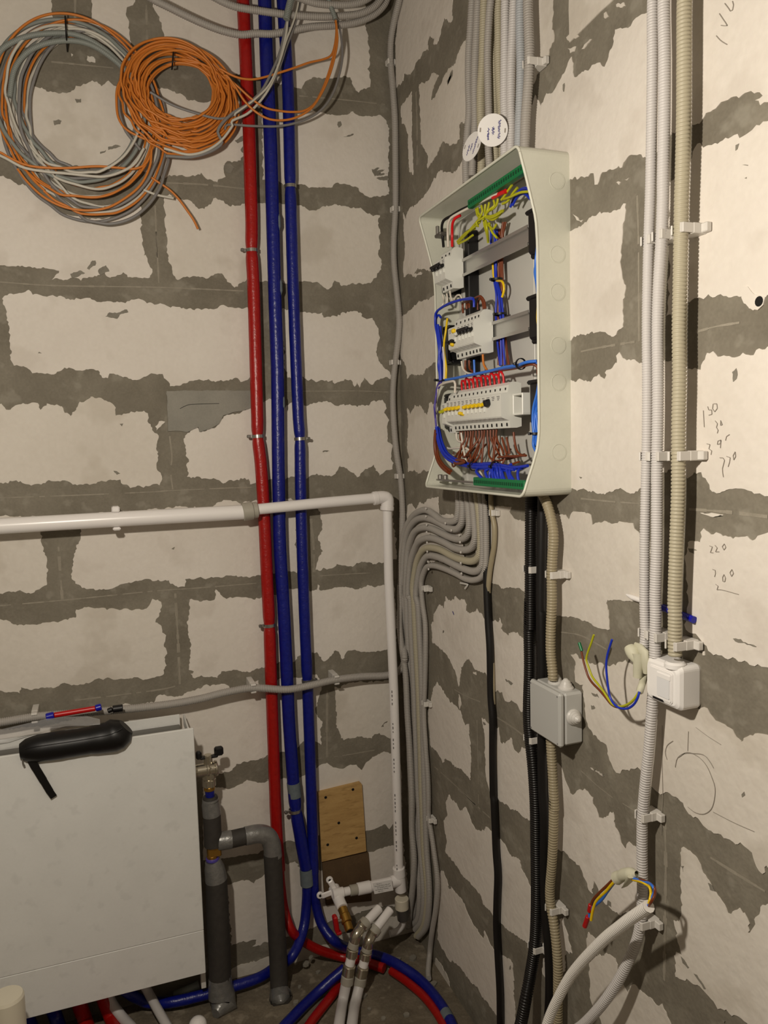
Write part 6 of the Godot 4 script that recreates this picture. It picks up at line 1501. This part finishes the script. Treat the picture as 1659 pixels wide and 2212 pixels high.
func board_wires() -> void:
	var top := "yellow-green wires under the upper terminal bar"
	board_wire("supply_wire", "black supply wire into the top main breaker", "", P([-72,1841,456,-72,1866,452,-78,1881,462,-78,1891,472,-74,1893,496,-66,1897,528,-66,1893,577]), 0.0030, "black_cable")
	board_wire("supply_wire", "white supply wire into the top main breaker", "", P([-70,1836,475,-70,1861,474,-76,1879,489,-76,1887,500,-72,1890,525,-66,1890,577,-66,1886,637,-66,1882,686]), 0.0028, "white_wire")
	board_wire("supply_wire", "red supply wire into the top main breaker", "", P([-68,1833,490,-68,1857,491,-72,1876,502,-72,1884,514,-66,1887,528]), 0.0030, "red_wire")
	board_wire("supply_wire", "thick red wire end under the right half of the upper terminal bar", "", P([-64,1882,664,-64,1881,689,-64,1879,712]), 0.0042, "red_wire")
	for p in [P([-55,1887,583,-55,1876,586,-50,1864,596,-45,1851,592,-35,1836,583,-30,1822,578]), P([-56,1886,601,-56,1873,605,-58,1862,591,-55,1859,570,-55,1850,533,-50,1844,481]), P([-56,1884,618,-56,1871,615,-60,1859,626,-60,1851,659,-60,1851,689]), P([-56,1883,634,-56,1869,625,-62,1858,622,-62,1857,590,-62,1847,597]), P([-56,1881,651,-56,1871,655,-62,1865,644,-62,1859,628,-62,1852,636,-62,1847,666,-62,1848,696]), P([-56,1873,683,-62,1865,725,-62,1862,761,-60,1855,790]), P([-56,1865,685,-56,1864,706,-56,1872,723,-56,1877,740]), P([-60,1871,688,-60,1874,699,-60,1879,711,-60,1885,728]), P([-50,1853,560,-50,1856,523,-50,1848,478]), P([-55,1840,560,-55,1838,532,-55,1839,495]), P([-50,1848,621,-50,1830,630,-45,1814,643]), P([-55,1854,616,-55,1836,621,-40,1820,597]), P([-55,1888,576,-55,1874,581,-56,1859,597,-56,1854,577,-50,1852,515]), P([-57,1879,670,-57,1870,666,-57,1866,651,-60,1864,631,-60,1855,615]), P([-58,1855,627,-58,1845,652,-58,1847,677,-58,1851,692]), P([-52,1861,603,-52,1841,625,-52,1831,642,-52,1837,653])]:
		board_wire("earth_wire", "yellow-green earth wire tangled under the board's upper terminal bar", top, p, 0.0024, "yellow_green")
	for p in [P([-50,1871,727,-50,1874,744,-56,1865,775,-56,1852,788,-50,1841,786]), P([-46,1863,714,-46,1872,734,-46,1870,753,-46,1854,766]), P([-50,1855,712,-50,1865,730,-50,1863,754,-50,1847,775]), P([-40,1860,686,-40,1871,698,-40,1876,713])]:
		board_wire("neutral_wire", "dark blue wire in the upper right corner of the board", "blue wires in the upper right corner of the board", p, 0.0024, "blue_wire")
	# the bundle passing behind the rails
	for p in [P([-26,1848,583,-26,1812,583,-26,1780,587,-30,1746,600,-30,1714,609,-30,1677,605,-30,1665,607,-30,1615,612,-30,1573,621]), P([-28,1846,603,-28,1807,602,-28,1777,602,-32,1744,610,-32,1712,622,-32,1673,627,-32,1662,629,-32,1613,629,-32,1574,629]), P([-30,1839,616,-30,1790,611,-30,1748,610,-34,1706,635,-34,1671,642,-34,1659,643,-34,1612,642,-34,1572,647])]:
		board_wire("neutral_wire", "blue wire in the upright bundle in the middle of the board", "blue wires of the middle bundle", p, 0.0024, "blue_wire")
	for p in [P([-26,1839,618,-26,1789,615,-26,1747,612,-26,1714,613,-26,1676,608,-26,1665,608,-26,1616,610,-26,1576,607]), P([-28,1847,637,-28,1816,627,-28,1772,624,-28,1741,627,-28,1711,627,-28,1675,617,-28,1662,628,-28,1613,631,-28,1574,630]), P([-26,1846,643,-26,1821,630,-26,1771,627,-26,1734,628,-26,1697,623,-26,1662,629,-26,1603,640,-26,1572,648])]:
		board_wire("live_wire", "brown wire in the upright bundle in the middle of the board", "brown wires of the middle bundle", p, 0.0026, "brown_wire")
	board_wire("earth_wire", "yellow wire in the upright bundle in the middle of the board", "", P([-30,1778,596,-30,1746,602,-36,1731,646,-36,1715,651,-36,1703,643]), 0.0024, "yellow")
	# right edge
	for p in [P([-50,1772,796,-50,1739,794,-50,1721,787,-50,1695,793,-50,1665,798]), P([-52,1763,800,-52,1733,793,-52,1706,795,-52,1678,801]), P([-55,1526,805,-55,1506,798,-55,1482,786,-55,1458,783,-55,1435,786,-55,1415,784,-55,1404,793]), P([-52,1519,801,-52,1502,797,-52,1482,786,-52,1458,784,-52,1434,786,-52,1412,783]), P([-50,1514,799,-50,1490,795,-50,1471,786,-50,1451,790,-50,1434,791,-50,1415,785]), P([-48,1506,792,-48,1482,786,-48,1459,793,-48,1437,790])]:
		board_wire("neutral_wire", "light blue wire running down inside the board's right edge", "light blue wires at the right edge", p, 0.0026, "light_blue_wire")
	board_wire("earth_wire", "yellow wire beside the middle rail's right bracket", "", P([-58,1666,811,-58,1649,809,-58,1633,808,-58,1619,811]), 0.003, "yellow")
	# left edge bundle
	var g := "blue wires of the left bundle"
	var n := 0
	for p in [P([-80,1688,609,-80,1704,608,-80,1710,578,-85,1712,537,-85,1713,500,-85,1710,460,-85,1704,437,-85,1681,434,-85,1656,443,-85,1625,452,-85,1591,456,-85,1559,457]), P([-82,1704,609,-82,1712,553,-82,1713,505,-82,1712,462,-82,1706,435,-82,1683,431,-82,1653,442,-82,1622,449,-82,1591,454,-82,1560,453]), P([-80,1693,452,-80,1700,442,-80,1695,428,-80,1675,429,-80,1647,440,-80,1615,449,-80,1585,453,-80,1560,452]), P([-84,1679,444,-84,1659,449,-84,1631,456,-84,1608,451,-84,1592,444,-84,1575,449,-84,1560,452]), P([-78,1676,443,-78,1653,446,-78,1625,451,-78,1600,451,-78,1560,449]), P([-86,1666,442,-86,1645,449,-86,1621,454,-86,1598,451,-86,1581,453,-86,1559,455])]:
		board_wire("neutral_wire", "blue wire in the bundle down the board's left edge", g, p, 0.0026 if n < 3 else 0.0032, "blue_wire")
		n += 1
	for p in [P([-80,1558,441,-80,1549,428,-80,1529,419,-85,1501,421,-80,1481,412,-80,1460,416]), P([-78,1558,445,-78,1550,437,-78,1539,421,-78,1516,410,-78,1502,403,-78,1488,410])]:
		board_wire("neutral_wire", "violet wire curving round the far left breaker", "violet wires at the left edge", p, 0.0024, "violet_wire")
	board_wire("white_wire", "white wire curving round the far left breaker from the tie", "", P([-78,1528,511,-78,1550,512,-78,1553,489,-78,1552,457,-78,1548,432,-78,1536,421,-78,1512,414]), 0.0026, "white_wire")
	board_wire("earth_wire", "yellow wire beside the left blue bundle", "", P([-70,1690,464,-70,1665,455,-75,1631,454,-75,1584,464,-75,1562,461]), 0.0024, "yellow")
	board_wire("white_wire", "pale wire beside the left blue bundle", "", P([-78,1630,455,-78,1607,460,-78,1577,460,-78,1561,458]), 0.0024, "white_wire")
	for p in [P([-80,1460,416,-80,1438,419,-80,1412,434,-75,1392,451,-75,1381,494,-70,1374,548,-70,1375,607,-65,1378,657,-65,1375,703]), P([-78,1460,417,-78,1436,425,-78,1411,442,-78,1394,470,-70,1384,499,-70,1377,566,-70,1380,634,-70,1378,697,-70,1373,750]), P([-82,1458,423,-82,1429,435,-82,1405,457,-82,1390,494,-74,1378,538,-74,1373,608,-74,1375,680,-74,1371,748]), P([-76,1457,419,-76,1429,434,-76,1404,458,-76,1391,493,-70,1381,537,-70,1377,621,-70,1373,691,-70,1376,756,-70,1379,789]), P([-80,1453,415,-80,1429,424,-80,1405,442,-80,1388,474,-72,1377,519,-72,1371,591,-72,1371,663,-72,1368,724]), P([-70,1453,410,-70,1425,425,-70,1401,453,-70,1388,492,-66,1379,558,-66,1381,643,-66,1376,720,-66,1374,763])]:
		board_wire("neutral_wire", "blue wire sweeping along the bottom of the board from the left bundle", "blue wires along the board's bottom", p, 0.0030, "blue_wire")
	for k in 13:
		var a := P([-70,1373,617,-78,1346,642,-66,1373,746,-78,1346,782])
		var f := k / 12.0
		var q: Vector3 = a[0].lerp(a[2], f)
		var e: Vector3 = a[1].lerp(a[3], f * 0.95)
		q += Vector3(rng.randf_range(-0.006, 0.004), rng.randf_range(-0.004, 0.008), rng.randf_range(-0.02, 0.02))
		board_wire("neutral_wire", "blue wire dropping into the lower green terminal bar", "blue wires at the lower terminal bar", [q, q.lerp(e, 0.35) + Vector3(-0.006, 0.004, rng.randf_range(-0.01, 0.01)), q.lerp(e, 0.7) + Vector3(-0.004, 0, 0), e], 0.0029, "blue_wire")
	# brown wires below the bottom row
	for k in 14:
		var z := 0.492 + 0.0125 * k
		var dd := 0.050 + 0.004 * ((k * 5) % 6)
		var yb := 1.398 - 0.0035 * ((k * 3) % 7)
		var way := -1.0 if k < 9 else 1.0
		var pts := [Vector3(-0.058, 1.450, z), Vector3(-0.059, 1.432, z + 0.001), Vector3(-dd, 1.415, z + way * 0.004), Vector3(-dd - 0.006, yb + 0.004, z + way * 0.016), Vector3(-dd - 0.004, yb - 0.005, z + way * 0.036), Vector3(-dd + 0.004, yb - 0.002, z + way * 0.06), Vector3(-dd + 0.014, yb + 0.004, z + way * 0.08)]
		if k % 4 == 1:
			pts = [Vector3(-0.058, 1.450, z), Vector3(-0.060, 1.425, z - 0.002), Vector3(-0.068, yb + 0.002, z + 0.004), Vector3(-0.071, yb - 0.012, z + 0.020), Vector3(-0.068, yb - 0.004, z + 0.038), Vector3(-0.060, yb + 0.014, z + 0.040), Vector3(-0.045, yb + 0.024, z + 0.03)]
		board_wire("live_wire", "brown wire hanging in a loop under the bottom breakers", "brown loops under the bottom row", pts, 0.0021, "brown_wire")
	for p in [P([-60,1434,656,-60,1422,662,-60,1410,677,-60,1398,683]), P([-60,1431,678,-60,1416,686,-60,1400,695]), P([-58,1431,692,-58,1416,698,-58,1399,703]), P([-60,1440,723,-60,1424,726,-60,1405,735,-60,1398,750,-60,1397,767]), P([-66,1393,672,-66,1395,705,-66,1396,743,-66,1397,777]), P([-60,1432,643,-60,1413,652,-60,1399,667])]:
		board_wire("live_wire", "brown wire under the right half of the bottom row", "brown wires under the right half of the bottom row", p, 0.0022, "brown_wire")
	for p in [P([-82,1453,417,-82,1429,411,-82,1403,413,-82,1382,427,-82,1367,453,-82,1358,485]), P([-84,1446,419,-84,1419,416,-84,1394,423,-84,1376,445,-84,1361,481]), P([-80,1439,414,-80,1415,415,-80,1391,427,-80,1374,453,-80,1363,488]), P([-78,1385,501,-78,1387,531,-78,1384,553,-78,1380,531,-78,1380,504])]:
		board_wire("live_wire", "dark brown wire bowing out at the board's lower left", "brown wires at the lower left", p, 0.0034, "brown_wire")
	for p in [P([-66,1448,403,-66,1432,411,-66,1418,422,-62,1411,440,-62,1412,484,-62,1411,529,-62,1401,551]), P([-60,1444,477,-60,1433,478,-60,1426,488,-60,1424,507]), P([-62,1444,505,-62,1421,511,-70,1398,536,-70,1376,546]), P([-50,1411,394,-50,1397,426,-50,1392,466,-50,1395,519]), P([-70,1368,587,-70,1363,604,-70,1356,612,-78,1347,632])]:
		board_wire("white_wire", "white wire in the lower part of the board", "white wires in the lower part of the board", p, 0.0024, "white_wire")
	for p in [P([-60,1747,421,-60,1736,427,-75,1721,455,-75,1718,442]), P([-62,1745,446,-62,1732,449,-62,1723,445]), P([-60,1751,458,-60,1737,461,-60,1726,470]), P([-55,1728,464,-55,1735,483,-55,1731,500,-55,1719,507])]:
		board_wire("white_wire", "pale wire under the top main breaker", "pale wires under the main breaker", p, 0.0022, "white_wire")
	for p in [P([-60,1692,520,-60,1712,519,-66,1710,546,-66,1709,567]), P([-58,1698,533,-58,1709,535,-58,1708,544,-58,1698,545]), P([-60,1712,571,-64,1710,607,-60,1700,614,-60,1684,619]), P([-58,1688,583,-58,1706,586,-58,1708,596,-58,1698,605,-58,1685,608])]:
		board_wire("live_wire", "brown wire arching over the middle rail's switch", "brown arches over the middle row", p, 0.0024, "brown_wire")
	for p in [[P([-60,1594,509,-60,1579,514,-60,1568,532,-60,1562,563]), "white_wire"], [P([-56,1595,519,-56,1578,518,-56,1565,527]), "brown_wire"], [P([-56,1593,536,-56,1576,538,-56,1568,552]), "brown_wire"], [P([-62,1590,570,-62,1576,571,-62,1563,571]), "light_blue_wire"], [P([-60,1597,605,-60,1577,608,-60,1565,621]), "orange_wire"]]:
		board_wire("tail_wire", "%s wire tail under the middle rail's switch" % {"white_wire": "white", "brown_wire": "brown", "light_blue_wire": "light blue", "orange_wire": "orange"}[p[1]], "wire tails under the middle row", p[0], 0.0024, p[1])
	board_wire("neutral_wire", "light blue wire crossing the board above the red jumpers", "", P([-74,1560,441,-74,1559,500,-74,1559,552,-74,1559,601,-70,1560,656,-70,1561,708,-70,1560,760,-70,1562,792,-60,1562,807]), 0.0030, "light_blue_wire")
	board_wire("neutral_wire", "second light blue wire crossing the board above the red jumpers", "", P([-66,1560,483,-66,1560,565,-66,1560,633,-66,1560,695,-66,1559,750,-58,1561,788,-58,1558,809,-58,1546,813]), 0.0028, "light_blue_wire")
	board_wire("live_wire", "brown wire crossing the board beneath the light blue pair", "", P([-62,1559,641,-62,1558,688,-62,1557,743,-62,1558,795,-55,1554,800,-55,1539,802]), 0.0026, "brown_wire")
	# cable ties
	for q in [[P([-70,1561,769]), 0.010, "black tie on the light blue wires crossing the board"], [P([-80,1560,446]), 0.012, "black tie on the left blue bundle"], [P([-34,1741,620]), 0.012, "upper black tie on the middle bundle"], [P([-34,1672,632]), 0.012, "lower black tie on the middle bundle"], [P([-52,1436,786]), 0.010, "black tie on the light blue wires at the right edge"], [P([-72,1375,580]), 0.010, "black tie on the blue wires at the board's bottom"], [P([-70,1376,668]), 0.010, "second black tie on the blue wires at the board's bottom"]]:
		var c: Vector3 = q[0][0]
		var upright: bool = "left" in q[2] or "middle" in q[2] or "right edge" in q[2]
		var ax := Vector3.UP if upright else Vector3.BACK
		var tt := thing("cable_tie", q[2], "tie", c)
		obj("loop", Shape.new().lathe([Vector2(q[1] - 0.001, -0.002), Vector2(q[1] + 0.0006, -0.002), Vector2(q[1] + 0.0006, 0.002), Vector2(q[1] - 0.001, 0.002), Vector2(q[1] - 0.001, -0.002)], axis_to(c, c + ax), 16), mats.black, tt)
		obj("head", Shape.new().box(c + Vector3(-q[1] - 0.002, 0.0, 0.0), Vector3(0.005, 0.005, 0.005), 0.001), mats.black, tt)

func round_tag(label: String, c: Vector3, nn: Vector3, up: Vector3, r: float) -> void:
	nn = nn.normalized()
	var ex := up.cross(nn).normalized()
	var ey := nn.cross(ex).normalized()
	var t := thing("round_tag", label, "tag", c)
	var prof := PackedVector2Array()
	for k in 40:
		prof.append(Vector2(cos(TAU * k / 40.0), sin(TAU * k / 40.0)) * r)
	var s := Shape.new()
	s.slab(prof, c, ex, ey, nn, -0.0006, 0.0006)
	obj("disc", s, mats.paper, t)
	for e in [-1.0, 1.0]:
		obj("slot", Shape.new().box(c + ex * e * r * 0.82 + nn * 0.0006, Vector3(0.0026, 0.0075, 0.0006), 0.0, Basis(ex, ey, nn)), mats.pencil, t)
	s = Shape.new()
	scribble(s, c + ex * r * 0.42 + ey * r * 0.62 + nn * 0.0006, -ey * r * 1.2, ex * r, nn, 0.0, 0.95, 0.11, 0.0009)
	scribble(s, c + ex * r * 0.02 + ey * r * 0.2 + nn * 0.0006, -ey * r * 1.0, ex * r, nn, 0.0, 0.5, 0.12, 0.0009)
	scribble(s, c - ex * r * 0.28 + ey * r * 0.12 + nn * 0.0006, -ey * r * 1.0, ex * r, nn, 0.0, 0.72, 0.1, 0.001)
	obj("handwriting", s, mats.ink, t)

func build_tags() -> void:
	var c := P([-52,2013,644])[0] as Vector3
	round_tag("right-hand round white tag with blue handwriting above the board", c, Vector3(-0.45, -0.28, 0.84), Vector3(0.05, 1, 0.1), 0.0285)
	c = P([-60,2008,572])[0] as Vector3
	round_tag("left-hand round white tag with blue handwriting, turned sideways", c, Vector3(-0.93, 0.19, 0.19), Vector3(0.35, 0.9, 0.2), 0.0285)

func build_all() -> void:
	build_left_pipes()
	build_white_pipe()
	build_left_conduits()
	build_coils()
	build_radiator()
	build_floor_pipes()
	build_pouch()
	build_right_conduits()
	build_boxes()
	build_marks()
	build_board()
	build_tags()

# ---------------------------------------------------------------- all of it
func _ready() -> void:
	var cam := Camera3D.new()
	cam.name = "camera"
	cam.fov = 67.031
	cam.near = 0.02
	cam.transform = Transform3D(Basis(Vector3(0.93775, -0.02708, 0.34626), Vector3(0.05565, 0.99579, -0.07286), Vector3(-0.34283, 0.08759, 0.93531)), Vector3(-0.78986, 1.42472, 1.99963))
	add_child(cam)
	cam.current = true
	var we := WorldEnvironment.new()
	we.name = "environment"
	var env := Environment.new()
	env.background_mode = Environment.BG_COLOR
	env.background_color = Color(0, 0, 0)
	env.tonemap_mode = Environment.TONE_MAPPER_LINEAR
	env.tonemap_exposure = 1.0
	env.sdfgi_enabled = true
	env.ssao_enabled = true
	env.ssil_enabled = true
	we.environment = env
	add_child(we)
	var lamp := OmniLight3D.new()
	lamp.name = "lamp_light"
	lamp.position = LAMP
	lamp.light_color = Color(1.0, 0.958, 0.895)
	lamp.light_energy = 1.06
	lamp.light_size = 0.025
	lamp.omni_range = 8.0
	lamp.omni_attenuation = 2.0
	lamp.shadow_enabled = true
	add_child(lamp)
	rng.seed = 4711
	ragged.seed = 5
	ragged.frequency = 0.25
	ragged.fractal_octaves = 3
	make_materials()
	build_room()
	build_lamp()
	build_all()

func build_lamp() -> void:
	var t := thing("hanging_bulb", "bare round bulb hanging from the ceiling on a black cord", "bulb", LAMP)
	var prof := []
	for k in 13:
		var a := PI * k / 12.0
		prof.append(Vector2(sin(a) * 0.03, -cos(a) * 0.03))
	obj("bulb", Shape.new().lathe(prof, Transform3D(Basis(), LAMP), 20), mats.bulb, t)
	obj("socket", Shape.new().lathe([Vector2(0, 0.028), Vector2(0.018, 0.03), Vector2(0.02, 0.07), Vector2(0.006, 0.085), Vector2(0, 0.085)], Transform3D(Basis(), LAMP), 16), mats.black, t)
	obj("cord", Shape.new().tube([LAMP + Vector3(0, 0.08, 0), Vector3(LAMP.x, ROOM_Y, LAMP.z)], 0.003, 8), mats.black_cable, t)
